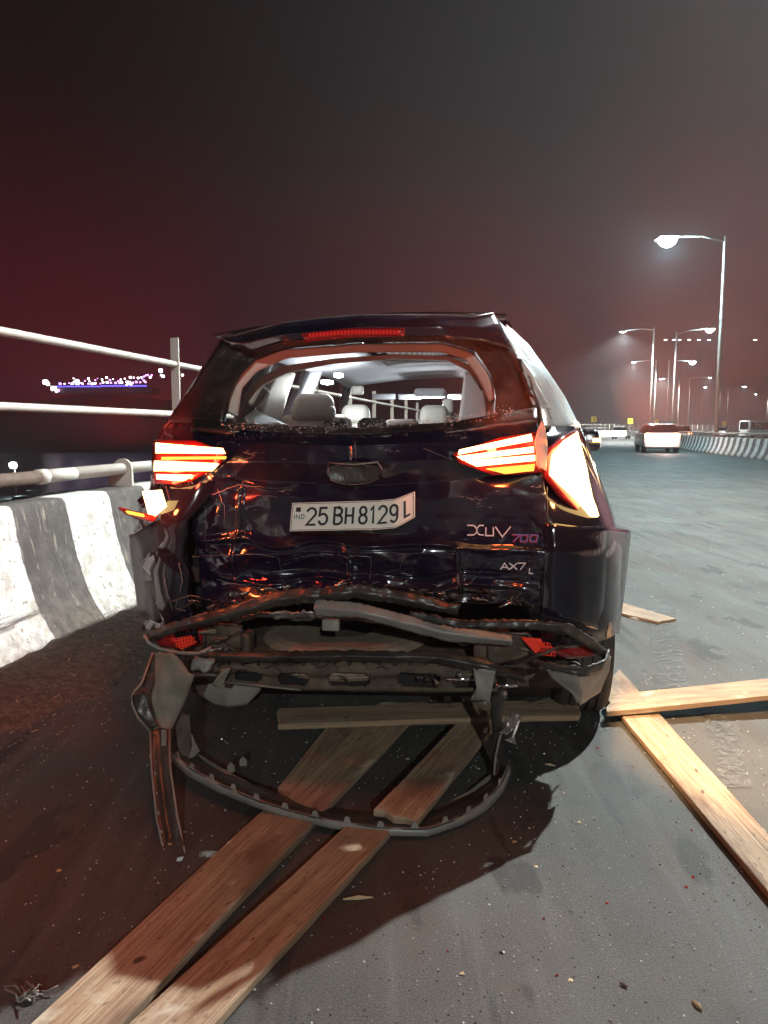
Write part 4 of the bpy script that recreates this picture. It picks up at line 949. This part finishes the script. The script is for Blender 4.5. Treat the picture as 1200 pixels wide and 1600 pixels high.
sheet('broken_clip', [[(302, 1026, -.06), (335, 1030, -.07)], [(298, 1050, -.05), (330, 1046, -.07)]], M['gplastic'], car, n=8, m=4, thick=.01, amp=.03, fr=22)
sheet('broken_clip', [[(345, 1046, -.07), (360, 1044, -.07)], [(332, 1072, -.06), (345, 1074, -.06)]], M['olive'], car, n=6, m=4, thick=.008, amp=.02, fr=30)
sheet('underbody', [[(300, 1060, .34), (560, 1060, .34), (860, 1060, .34)], [(300, 1082, .5), (560, 1086, .5), (860, 1090, .5)]], M['black'], car, n=10, m=2, thick=.01)
# side clutter: brackets and wires across the opening
for k in range(60):
    u = rs.random(); px = 300+u*520; py = rs.uniform(960, 1075)
    if 395 < px < 700 and 958 < py < 1016: py += 58
    Y = rs.uniform(-.04, .03); l_ = rs.uniform(8, 30); a = rs.uniform(-.6, .6)
    sheet('torn_piece', [[(px, py, Y), (px+l_, py+a*l_, Y-.01)], [(px+2, py+rs.uniform(4, 9), Y), (px+l_-2, py+a*l_+rs.uniform(3, 7), Y)]], M[rs.choice(['rust', 'plastic', 'plastic', 'olive', 'metal', 'rust'])], car, n=6, m=2, thick=.003, amp=.014, fr=30, seed=k+60)
for k in range(14):
    px = 320+k*34+rs.uniform(-15, 15); py = (975 if not 360 < px < 700 else 1024)+rs.uniform(-5, 30)
    tube('loose_wire', [C(px+i*9, py+6*math.sin(i*1.3+k)+i*1.5, -.05) for i in range(6)], .0022, M['black'], car, n=5)

# ================================================================= torn bumper skirt on the ground behind
sk = empty('torn_bumper_skirt', G(600, 1310), label='torn dark bumper skirt hanging in a U-shaped hoop under the wreck', cat='bumper')
def WG(px, py, d): return D(px, py, d)
def wsheet(*a, **k):
    o = sheet(*a, conv=WG, **k); return o
def addto(o, t):
    o.matrix_parent_inverse = Matrix.Translation(t.location).inverted(); return o
ring = [(266, 1188, 2.62), (292, 1212, 2.52), (340, 1238, 2.42), (400, 1262, 2.32), (460, 1281, 2.27), (520, 1295, 2.23), (600, 1306, 2.2), (668, 1307, 2.2), (720, 1290, 2.26), (760, 1268, 2.36), (786, 1240, 2.46), (800, 1206, 2.58)]
up = [(x+(0 if i < 9 else -4), y-(13 if 2 < i < 9 else 15), d+.005) for i, (x, y, d) in enumerate(ring)]
inn = [(300, 1168, 2.72), (318, 1190, 2.64), (362, 1212, 2.54), (420, 1235, 2.44), (480, 1256, 2.38), (540, 1268, 2.34), (600, 1274, 2.32), (650, 1276, 2.32), (700, 1262, 2.36), (740, 1242, 2.44), (764, 1222, 2.54), (782, 1200, 2.66)]
addto(wsheet('skirt_lip', [up, ring], M['gplastic'], sk, n=70, m=2, thick=.006, amp=.0), sk)
addto(wsheet('skirt_inside', [inn, up], M['plastic'], sk, n=70, m=3, thick=.004, amp=.010, fr=12, seed=3), sk)
# teeth standing on the lip
LP = resample([D(*p) for p in up], 60)
for i in range(2, 58, 4):
    p = LP[i]; d = (LP[i+1]-LP[i-1]).normalized(); nrm = Vector((0, .012, .0))
    o = mk('clip_tooth', [p-d*.012, p+d*.012, p+d*.006+Vector((0, .003, .016)), p-d*.006+Vector((0, .003, .016))], [(0, 1, 2, 3)], M['gplastic'], sk); solid(o, .005); addto(o, sk)
for seg in ([(300, 1170, 2.72), (330, 1192, 2.62), (362, 1206, 2.56)], [(362, 1208, 2.56), (385, 1222, 2.5), (405, 1236, 2.46)]):
    a = seg; b_ = [(x-2, y+18, d-.03) for x, y, d in seg]
    addto(wsheet('foam_strip', [a, b_], M['olive'], sk, n=12, m=3, thick=.012, amp=.01, fr=20, seed=int(seg[0][0])), sk)
addto(wsheet('foam_strip', [[(710, 1262, 2.42), (740, 1246, 2.48), (768, 1228, 2.56)], [(708, 1250, 2.44), (738, 1232, 2.5), (770, 1208, 2.6)]][::-1], M['olive'], sk, n=12, m=3, thick=.012, amp=.008, fr=20), sk)
for px, py, d in ((361, 1206, 2.54), (380, 1197, 2.56)):
    p = D(px, py, d); v = [p+Vector((x, y_, z)) for y_ in (0, .006) for x, z in ((-.012, 0), (.012, 0), (.013, .02), (.0, .034), (-.013, .02))]
    o = mk('mounting_tab', v, [(0, 1, 2, 3, 4), (9, 8, 7, 6, 5)]+[(i, (i+1) % 5+0, (i+1) % 5+5, i+5) for i in range(5)], M['olive'], sk); addto(o, sk)
# left hanging panels
addto(wsheet('side_panel', [[(236, 1020, 2.66), (268, 1018, 2.62), (304, 1056, 2.60)], [(228, 1060, 2.64), (252, 1062, 2.6), (290, 1092, 2.6)], [(236, 1110, 2.6), (255, 1118, 2.58), (276, 1125, 2.6)], [(240, 1142, 2.56), (252, 1142, 2.55), (268, 1142, 2.58)]], M['olive'], sk, n=14, m=5, thick=.006, amp=.02, fr=12, seed=8, jag=.01), sk)
addto(wsheet('side_panel', [[(240, 1022, 2.64), (236, 1024, 2.64)][::-1], [(222, 1075, 2.56), (240, 1068, 2.58)], [(206, 1088, 2.52), (232, 1090, 2.55)], [(212, 1112, 2.52), (235, 1108, 2.54)], [(232, 1140, 2.53), (246, 1136, 2.53)]], M['plastic'], sk, n=8, m=5, thick=.006, amp=.012, fr=12, seed=4), sk)
addto(tube('panel_rim', [D(*p) for p in [(238, 1022, 2.62), (222, 1066, 2.54), (206, 1086, 2.5), (206, 1100, 2.5), (216, 1122, 2.5), (234, 1142, 2.51)]], .004, M['gplastic'], sk, n=6), sk)
addto(wsheet('side_panel', [[(274, 1110, 2.66), (296, 1118, 2.66)], [(268, 1150, 2.62), (300, 1160, 2.64)], [(265, 1172, 2.6), (296, 1192, 2.62)]], M['rust'], sk, n=8, m=4, thick=.006, amp=.012, fr=12, seed=9), sk)
addto(wsheet('broken_bracket', [[(296, 1148, 2.64), (300, 1150, 2.64)], [(300, 1165, 2.62), (312, 1172, 2.62)], [(294, 1185, 2.6), (304, 1180, 2.6)]], M['olive'], sk, n=5, m=4, thick=.006, amp=.01, fr=20), sk)
# right hanging strap
addto(wsheet('hanging_strap', [[(770, 1078, 2.62), (792, 1082, 2.6)], [(766, 1110, 2.62), (784, 1114, 2.6)], [(770, 1150, 2.62), (782, 1154, 2.6)], [(768, 1185, 2.64), (778, 1188, 2.62)], [(770, 1224, 2.58), (782, 1228, 2.56)]], M['plastic'], sk, n=6, m=5, thick=.008, amp=.01, fr=12, seed=2), sk)
addto(tube('strap_edge', [D(*p) for p in [(792, 1120, 2.56), (782, 1150, 2.58), (774, 1180, 2.6), (772, 1222, 2.55)]], .004, M['gplastic'], sk, n=6), sk)
addto(wsheet('broken_bracket', [[(800, 1110, 2.56), (812, 1116, 2.55)], [(790, 1136, 2.55), (802, 1142, 2.54)], [(778, 1144, 2.54), (792, 1148, 2.53)]], M['metal'], sk, n=6, m=4, thick=.006, amp=.012, fr=22), sk)
addto(wsheet('broken_bracket', [[(812, 1120, 2.56), (815, 1121, 2.56)], [(798, 1152, 2.54), (804, 1152, 2.54)], [(788, 1156, 2.53), (808, 1164, 2.53)]], M['metal'], sk, n=6, m=4, thick=.004, amp=.008, fr=22, seed=3), sk)
# separate long strip, hung at its top and resting on the asphalt
st = empty('torn_bumper_strip', G(277, 1352), label='long narrow torn trim strip dangling down to the asphalt at left', cat='trim strip')
addto(wsheet('strip_body', [[(236, 1142, 2.54), (250, 1136, 2.56), (264, 1140, 2.54)], [(238, 1200, 2.42), (252, 1200, 2.44), (265, 1198, 2.42)], [(246, 1280, 2.26), (262, 1280, 2.28), (277, 1276, 2.26)], [(262, 1352, 2.10), (276, 1352, 2.11), (291, 1346, 2.10)]], M['plastic'], st, n=8, m=12, thick=.006, amp=.006, fr=18, seed=2), st)
addto(tube('strip_rim', [D(*p) for p in [(235, 1142, 2.53), (237, 1200, 2.41), (245, 1280, 2.25), (254, 1320, 2.17), (262, 1353, 2.09)]], .0038, M['gplastic'], st, n=6), st)
addto(tube('strip_rim', [D(*p) for p in [(265, 1140, 2.53), (266, 1200, 2.41), (277, 1275, 2.25), (286, 1318, 2.17), (292, 1347, 2.09)]], .0038, M['gplastic'], st, n=6), st)
for k in range(5):
    t_ = (k+.5)/5; px, py, d = 239+20*t_*t_, 1190+150*t_, 2.44-.33*t_
    o = mk('clip_tooth', [D(px, py, d), D(px+6, py+4, d), D(px+1, py+12, d-.01)], [(0, 2, 1)], M['gplastic'], st); solid(o, .003); addto(o, st)
box_ = mk('strip_clip', [D(252, 1140, 2.5), D(260, 1140, 2.5), D(260, 1165, 2.47), D(252, 1165, 2.47)], [(3, 2, 1, 0)], M['metal'], st); solid(box_, .008); addto(box_, st)
pp = mk('paint_chip', [D(277, 1340, 2.085), D(287, 1338, 2.085), D(284, 1345, 2.08), D(275, 1347, 2.08)], [(3, 2, 1, 0)], M['crumb'], st); solid(pp, .002); addto(pp, st)
tg = empty('twig_tuft', G(45, 1562), label='grey tangled tuft of twigs on the asphalt at bottom left', cat='debris')
for k in range(14):
    a = rs.uniform(0, 6.28); b0 = Vector((rs.uniform(-.03, .03), rs.uniform(-.02, .02), .004)); pts = [b0, b0+Vector((math.cos(a)*.02, math.sin(a)*.015, rs.uniform(.004, .016))), b0+Vector((math.cos(a+.5)*.04, math.sin(a+.5)*.03, rs.uniform(.0, .02)+.003))]
    tube('twig', pts, .0022, M['gplastic'], tg, n=5)

# ================================================================= street lamps
def street_lamp(base, lamp, height, watts, label, group='street lamps along the expressway', r=.13, head=(.62, .30), m_='led_far', shine=True, aim=None):
    b = Vector(base); l = Vector(lamp); t = empty('street_lamp', b, label=label, cat='street lamp', group=group)
    top = Vector((0, 0, height)); lo = l-b
    tube('pole', [(0, 0, 0), (0, 0, height*.5), top], r, M['galv'], t, n=10, rend=r*.45)
    tube('base_collar', [(0, 0, 0), (0, 0, .5)], r*1.5, M['galv'], t, n=10)
    tube('arm', [top-Vector((0, 0, .3)), top.lerp(lo, .4)+Vector((0, 0, .02)), lo+Vector((0, 0, .06))], r*.35, M['galv'], t, n=6)
    d = (lo-top); d.z = 0; d.normalize(); n_ = Vector((-d.y, d.x, 0)); hl_, hw = head
    q = [lo+d*a*hl_/2+n_*c*hw/2 for a, c in ((-1, -1), (1, -1), (1, 1), (-1, 1))]
    v = [p+Vector((0, 0, -.02)) for p in q]+[p+Vector((0, 0, .08)) for p in [lo+(p-lo)*.7 for p in q]]
    hd = mk('lamp_head', v, [(0, 1, 5, 4), (1, 2, 6, 5), (2, 3, 7, 6), (3, 0, 4, 7), (4, 5, 6, 7)], M['galv'], t)
    q2 = [lo+(p-lo)*.93 for p in q]
    v = []; dp = .085 if m_ == 'led_far' else .42*hw/.95  # deep bulge on the bright heads puts lamp glare into the shape
    for k_ in range(4):
        c_, z_ = math.cos(k_*.45), math.sin(k_*.45)
        for q_ in range(12): v.append(lo+d*(hl_/2*.95*c_*math.cos(q_*.5236))+n_*(hw/2*.95*c_*math.sin(q_*.5236))+Vector((0, 0, -.022-dp*z_)))
    mk('diffuser', v, [(j*12+q_, (j+1)*12+q_, (j+1)*12+(q_+1) % 12, j*12+(q_+1) % 12) for j in range(3) for q_ in range(12)]+[tuple(36+q_ for q_ in range(12))[::-1]], M[m_], hd)
    if shine:
        lampnode('lamp_light', 'SPOT', l-b+Vector((0, 0, -.15)), watts, (.94, 1.0, .98), .12, aim=(Vector(aim)-b) if aim else l-b+Vector((0, 0, -5)), cone=150, blend=.5, parent=t)
        lampnode('lamp_halo', 'POINT', l-b+Vector((0, 0, -.60)), watts*(.06 if m_ == 'led' else .02), (.50, .88, 1.0), .1, parent=t)  # extra point light under the head, added for a halo in the haze
    return t
# the near one whose light falls on the wreck (its pole stands outside the frame, right)
street_lamp((KEY_POS[0]+2.6, KEY_POS[1]-.3, 0), KEY_POS, 11.2, KEY_W, 'nearest street lamp, overhead at right, out of view')
street_lamp((FILL_POS[0]+3.2, FILL_POS[1]-.3, 0), FILL_POS, 11.2, FILL_W, 'added fill lamp behind the viewer, out of view', aim=(0, -6, 0))  # added unseen lamp that fills the shaded rear of the wreck
def lamp_px(pole, lamp, d, label, w=ROW_W, m_='led_far', **k):
    top = D(pole[0], pole[1], d); lm = D(lamp[0], lamp[1], d); street_lamp((top.x, top.y, 0), lm, top.z, w, label, m_=m_, **k)
lamp_px((1133, 368), (1043, 372), 40, 'tallest nearest street lamp, bluish white, its pole behind the striped median', m_='led', head=(1.0, .95), w=90000)
lamp_px((1022, 511), (973, 518), 78, 'street lamp with the leftmost head, its thin arm pointing left')
lamp_px((1057, 518), (1109, 514), 77, 'bright street lamp whose head sits left of the tallest pole', m_='led', head=(.8, .8))
lamp_px((1026, 562), (990, 566), 113, 'faint street lamp just below the leftmost lamp head')
lamp_px((1045, 562), (1082, 565), 113, 'bright street lamp in the middle of the receding row', m_='led', head=(.9, .9))
lamp_px((1062, 590), (1034, 592), 150, 'small street lamp between the two tall middle poles', head=(1.0, .8))
lamp_px((1078, 590), (1109, 590), 150, 'small street lamp right of the middle row', w=8000)
lamp_px((1126, 604), (1102, 605), 185, 'small far lamp left of the tallest pole foot', w=8000, head=(.9, .6))
lamp_px((1138, 606), (1163, 604), 185, 'small far lamp right of the tallest pole', w=8000, head=(1.1, .9))
lamp_px((1204, 575), (1181, 616), 220, 'tiny far lamp at the right edge', w=4000, r=.5)
for i, (x, d) in enumerate(((1040, 330), (1053, 320), (1062, 330), (1077, 325), (1092, 318), (1108, 310), (1180, 300))):
    p = D(x, 531, d); q_ = D(x+9, 531, d); street_lamp((q_.x, q_.y, -2), p, q_.z+2, 0, ['dim far-off lamp, leftmost of the level row of seven', 'second from left of the level row of dim far lamps', 'third from left of the level row of dim far lamps', 'middle lamp of the level row of dim far lamps', 'fifth from left of the level row of dim far lamps', 'sixth from left of the level row of dim far lamps', 'dim far-off lamp alone at the right end of the level row'][i], group='dim far lamps in a level row', shine=False, head=(1.4, .5), r=.05)

# ================================================================= chevron signs on the outer parapet
for (px, py, d, w_), lab in zip(((928, 655, 112, .78), (985, 658, 120, .78), (1025, 659, 150, .8), (1132, 661, 180, .8)),
        ('yellow chevron sign nearest the car, leftmost of four', 'yellow chevron sign left of the white car', 'yellow chevron sign above the roof of the white car', 'yellow chevron sign farthest right, over the median')):
    p = D(px, py, d); t = empty('chevron_sign', (p.x, p.y, .8), label=lab, cat='road sign', group='yellow chevron signs on the outer parapet')
    z = p.z-.8
    tube('sign_post', [(0, .05, 0), (0, .05, z+w_*.4)], .04, M['galv'], t, n=6)
    b_ = box('sign_board', (-w_/2, -.02, z-w_/2), (w_/2, .02, z+w_/2), M['yellow'], t)
    c_ = w_*.5
    v = [(-.35*c_, -.026, z+.7*c_), (.05*c_, -.026, z+.7*c_), (.5*c_, -.026, z), (.05*c_, -.026, z-.7*c_), (-.35*c_, -.026, z-.7*c_), (.1*c_, -.026, z)]
    mk('arrow', v, [(5, 2, 1, 0), (4, 3, 2, 5)], M['ink'], b_)

# ================================================================= traffic
def traffic_car(px, py_g, d, label, L_=4.1, Wd=1.75, H_=1.5, body='white_paint', facing=1, kind='hatch', lights=True, head=None):
    p = D(px, py_g, d); yaw = head if head is not None else 0
    t = empty('passenger_car', (p.x, p.y, 0), -yaw, label=label, cat='car', group='traffic on the expressway')
    B = M[body]
    if kind == 'van': prof = [(0, .35), (0, .9), (.03, H_-.15), (.15, H_), (L_*.72, H_), (L_*.86, 1.15), (L_, .95), (L_, .35)]
    else: prof = [(0, .35), (-.02, .62), (.03, .95), (.10, 1.0), (L_*.62, 1.0), (L_*.80, .92), (L_*.97, .80), (L_, .60), (L_, .35)]
    def extr(pr, w0, wtop=None, name='body', m_=B, par=t, zr=None):
        n_ = len(pr); v = []
        zt = max(z for _, z in pr); zb = min(z for _, z in pr)
        for s_ in (-1, 1):
            for y, z in pr:
                k = 0 if zt == zb else (z-zb)/(zt-zb); w_ = w0+((wtop if wtop else w0)-w0)*k; v.append((s_*w_/2, y, z))
        f = [tuple(range(n_)), tuple(range(2*n_-1, n_-1, -1))]+[(i, i+n_, (i+1) % n_+n_, (i+1) % n_) for i in range(n_)]
        o = mk(name, v, f, m_, par)
        bm = bmesh.new(); bm.from_mesh(o.data); bmesh.ops.recalc_face_normals(bm, faces=bm.faces); bm.to_mesh(o.data); bm.free()
        bevel(o, .05, 3); o.data.polygons.foreach_set('use_smooth', [True]*len(o.data.polygons)); return o
    extr(prof, Wd)
    if kind != 'van':
        gh = extr([(.08, .98), (.30, H_-.06), (.42, H_-.02), (L_*.52, H_-.02), (L_*.74, .98)], Wd*.95, Wd*.72, 'window_band', M['glass'])
        extr([(.34, H_-.05), (.36, H_), (L_*.50, H_), (L_*.54, H_-.05)], Wd*.74, Wd*.70, 'roof')
        mk('rear_window_frame', [(-Wd*.44, .08, .97), (Wd*.44, .08, .97), (Wd*.44, .06, 1.03), (-Wd*.44, .06, 1.03)], [(0, 1, 2, 3)], B, t)
    else:
        solid(mk('rear_window', [(-Wd*.4, -.01, 1.15), (Wd*.4, -.01, 1.15), (Wd*.38, .02, H_-.2), (-Wd*.38, .02, H_-.2)], [(0, 1, 2, 3)], M['glass'], t), .01)
        for sg in (-1, 1):
            for a, b_ in ((.3, .95), (1.05, 1.7), (1.8, 2.45), (2.55, 3.1)):
                if b_ < L_*.75: solid(mk('side_window', [(sg*(Wd/2+.006), a, 1.15), (sg*(Wd/2+.006), b_, 1.15), (sg*(Wd/2+.006), b_, H_-.25), (sg*(Wd/2+.006), a, H_-.25)], [(0, 1, 2, 3)], M['glass'], t), .004)
    box('rear_bumper', (-Wd*.47, -.07, .30), (Wd*.47, .12, .56), M['dtrim'] if body != 'white_paint' else B, t, .03)
    box('lower_valance', (-Wd*.42, -.05, .22), (Wd*.42, .10, .31), M['black'], t, .01)
    for sg in (-1, 1):
        x0 = sg*Wd*.40
        box('tail_lamp', (x0-.13, -.035, .80), (x0+.13, .08, .98), M['tail' if lights else 'redlens'], t, .01)
        box('headlamp', (x0-.13, L_-.12, .62), (x0+.13, L_+.02, .76), M['head'], t, .01)
        for yy in (.72, L_-.8):
            v, f = lathe([(-.09, .19), (-.10, .30), (-.08, .32), (.08, .32), (.10, .30), (.09, .19)], 20)
            mk('wheel', v, f, M['rubber'], t, True, loc=(sg*(Wd/2-.10), yy, .32))
        box('door_mirror', (sg*(Wd/2+.08)-.09, L_*.62, .95), (sg*(Wd/2+.08)+.09, L_*.62+.12, 1.1), B, t, .02)
    box('plate', (-.25, -.085, .52), (.25, -.068, .64), M['plate'], t)
    if lights: lampnode('rear_fill', 'POINT', (0, -1.3, .9), 200, (1, .70, .66), .3, parent=t)  # added lamp behind the car to brighten its rear
    return t
traffic_car(1034, 705, 39.5, 'white hatchback driving away, brake lamps lit, nearest car on the road', head=.20, L_=4.2, Wd=1.80, H_=1.50)
traffic_car(967, 686, 92, 'small far hatchback driving away between the wreck and the white car', head=.42)
traffic_car(1064, 690, 66, 'car mostly hidden behind the right side of the white hatchback', head=.30, H_=1.5, body='gplastic', L_=4.0)
traffic_car(1129, 685, 115, 'low car on the far carriageway beyond the median', head=.55+math.pi, lights=False)
traffic_car(1162, 682, 104, 'white minibus on the far carriageway showing its windows at right edge', head=1.25, kind='van', L_=5.4, Wd=1.9, H_=2.35, lights=False)

# ================================================================= lights across the water
pr = empty('lit_promenade', D(150, 603, 400), label='distant waterfront with a violet-blue light strip and bulbs on the dark hill', cat='lights')
def far(o): o.matrix_parent_inverse = Matrix.Translation(pr.location).inverted(); return o
a, b_ = D(88, 604, 400), D(229, 600, 400)
o = mk('light_strip', join_boxes([((a.x, 399.6, a.z-.28), ((a.x+b_.x)/2, 400.2, a.z+.35)), (((a.x+b_.x)/2, 399.6, a.z-.0), (b_.x, 400.2, a.z+.7))])[0], join_boxes([((0, 0, 0), (1, 1, 1)), ((0, 0, 0), (1, 1, 1))])[1], M['blue'], pr); far(o)
o = mk('deck', *join_boxes([((a.x-2, 400.4, a.z-3.5), (b_.x+3, 412, a.z-.4))]), M['dtrim'], pr); far(o)
rb = random.Random(3)
bv, bf_ = join_boxes([((-.42, -.3, -.42), (.42, .3, .42))]); bmesh_ = {}
spots = [(71, 597, 'bulb', 2.4), (75, 600, 'bulb', 1.6), (84, 607, 'bulb', 2.6), (91, 610, 'violet', 1.4), (88, 612, 'bulb', .9)]
for x in range(95, 228, 6): spots.append((x+rb.uniform(-2, 2), 600-(x-95)*.02+rb.uniform(-2, 1), rb.choice(['violet', 'violet', 'bulb']), rb.uniform(.7, 1.3)))
for x in range(112, 236, 6): spots.append((x+rb.uniform(-3, 3), 593+rb.uniform(-4, 3), rb.choice(['bulb', 'violet', 'bulb']), rb.uniform(.5, 1.3)))
for k in range(5): spots.append((112+k*1.7, 600-k*1.6, 'bulb', .7)); spots.append((198+k*1.7, 598-abs(k-2)*-1.5, 'bulb', .8))
for k in range(6): spots.append((222+k*3, 586+rb.uniform(-1, 6), 'violet', .9))
spots += [(251, 579, 'bulb', 1.9), (255, 588, 'bulb', 1.4), (252, 586, 'bulb', 1), (285, 586, 'bulb', 1.2), (121, 595, 'bulb', 1.6), (121, 599, 'bulb', 1.6)]
for x, y, m_, s_ in spots:
    if m_ not in bmesh_: o = mk('light_bulb', bv, bf_, M[m_], pr); bmesh_[m_] = o.data
    else: o = bpy.data.objects.new('light_bulb', bmesh_[m_]); COL.objects.link(o); o.parent = pr
    o.location = D(x, y, 398); o.scale = (s_,)*3; far(o)
# floodlight low over the water, with a few moored boats in its light
fp = D(21, 727, 120)
fl = empty('floodlight', (fp.x, fp.y, -9), label='single white floodlight low over the water at the far left', cat='floodlight')
tube('pole', [(0, .4, 0), (0, .4, fp.z+9)], .12, M['galv'], fl, n=8)
hd = box('lamp_head', (-.55, -.1, fp.z+9-.45), (.55, .3, fp.z+9+.45), M['galv'], fl, .05)
mk('diffuser', [(x*.62, -.12, fp.z+9+z*.5) for x, z in ((1, 0), (.7, .7), (0, 1), (-.7, .7), (-1, 0), (-.7, -.7), (0, -1), (.7, -.7))], [(0, 1, 2, 3, 4, 5, 6, 7)], M['led'], hd)
lampnode('flood_light', 'POINT', (0, -.6, fp.z+9), 900, (.8, .95, 1), .3, parent=fl)
def boat(px, py, d, l, rz, label):
    p = D(px, py, d); t = empty('small_boat', (p.x, p.y, -9), rz, label=label, cat='boat', group='small boats moored below the floodlight')
    v = []; f = []; n_ = 9
    for i in range(n_):
        u = i/(n_-1); w_ = l*.17*math.sin(math.pi*min(1, u*.75+.22))**.8; x = (u-.5)*l
        v += [(x, -w_, .75+.3*(u-.5)**2), (x, -w_*.6, .05), (x, w_*.6, .05), (x, w_, .75+.3*(u-.5)**2)]
    for i in range(n_-1):
        for j in range(3): f.append((i*4+j, i*4+j+1, (i+1)*4+j+1, (i+1)*4+j))
    f += [(0, 3, 2, 1), tuple(4*(n_-1)+q for q in range(4))]
    solid(mk('hull', v, f, M['white_paint'], t), .05)
    box('cabin', (-l*.12, -l*.09, .6), (l*.14, l*.09, 1.5), M['gplastic'], t, .05)
boat(32, 762, 100, 6, .3, 'pale moored boat left, below the floodlight'); boat(52, 752, 110, 6, 1.0, 'second moored boat, just right of the pale one')

# ================================================================= thin night haze
hz = mk('haze', *join_boxes([((-620, -60, -10.5), (620, 760, 46))]), None)
m = bpy.data.materials.new('night_haze'); m.use_nodes = True; N = m.node_tree.nodes; N.remove(N['Principled BSDF'])
pv = N.new('ShaderNodeVolumePrincipled'); pv.inputs['Color'].default_value = (.88, .84, .86, 1); pv.inputs['Density'].default_value = .0008; pv.inputs['Anisotropy'].default_value = .3
m.node_tree.links.new(pv.outputs[0], N['Material Output'].inputs['Volume']); hz.data.materials.append(m); tag(hz, kind='stuff')
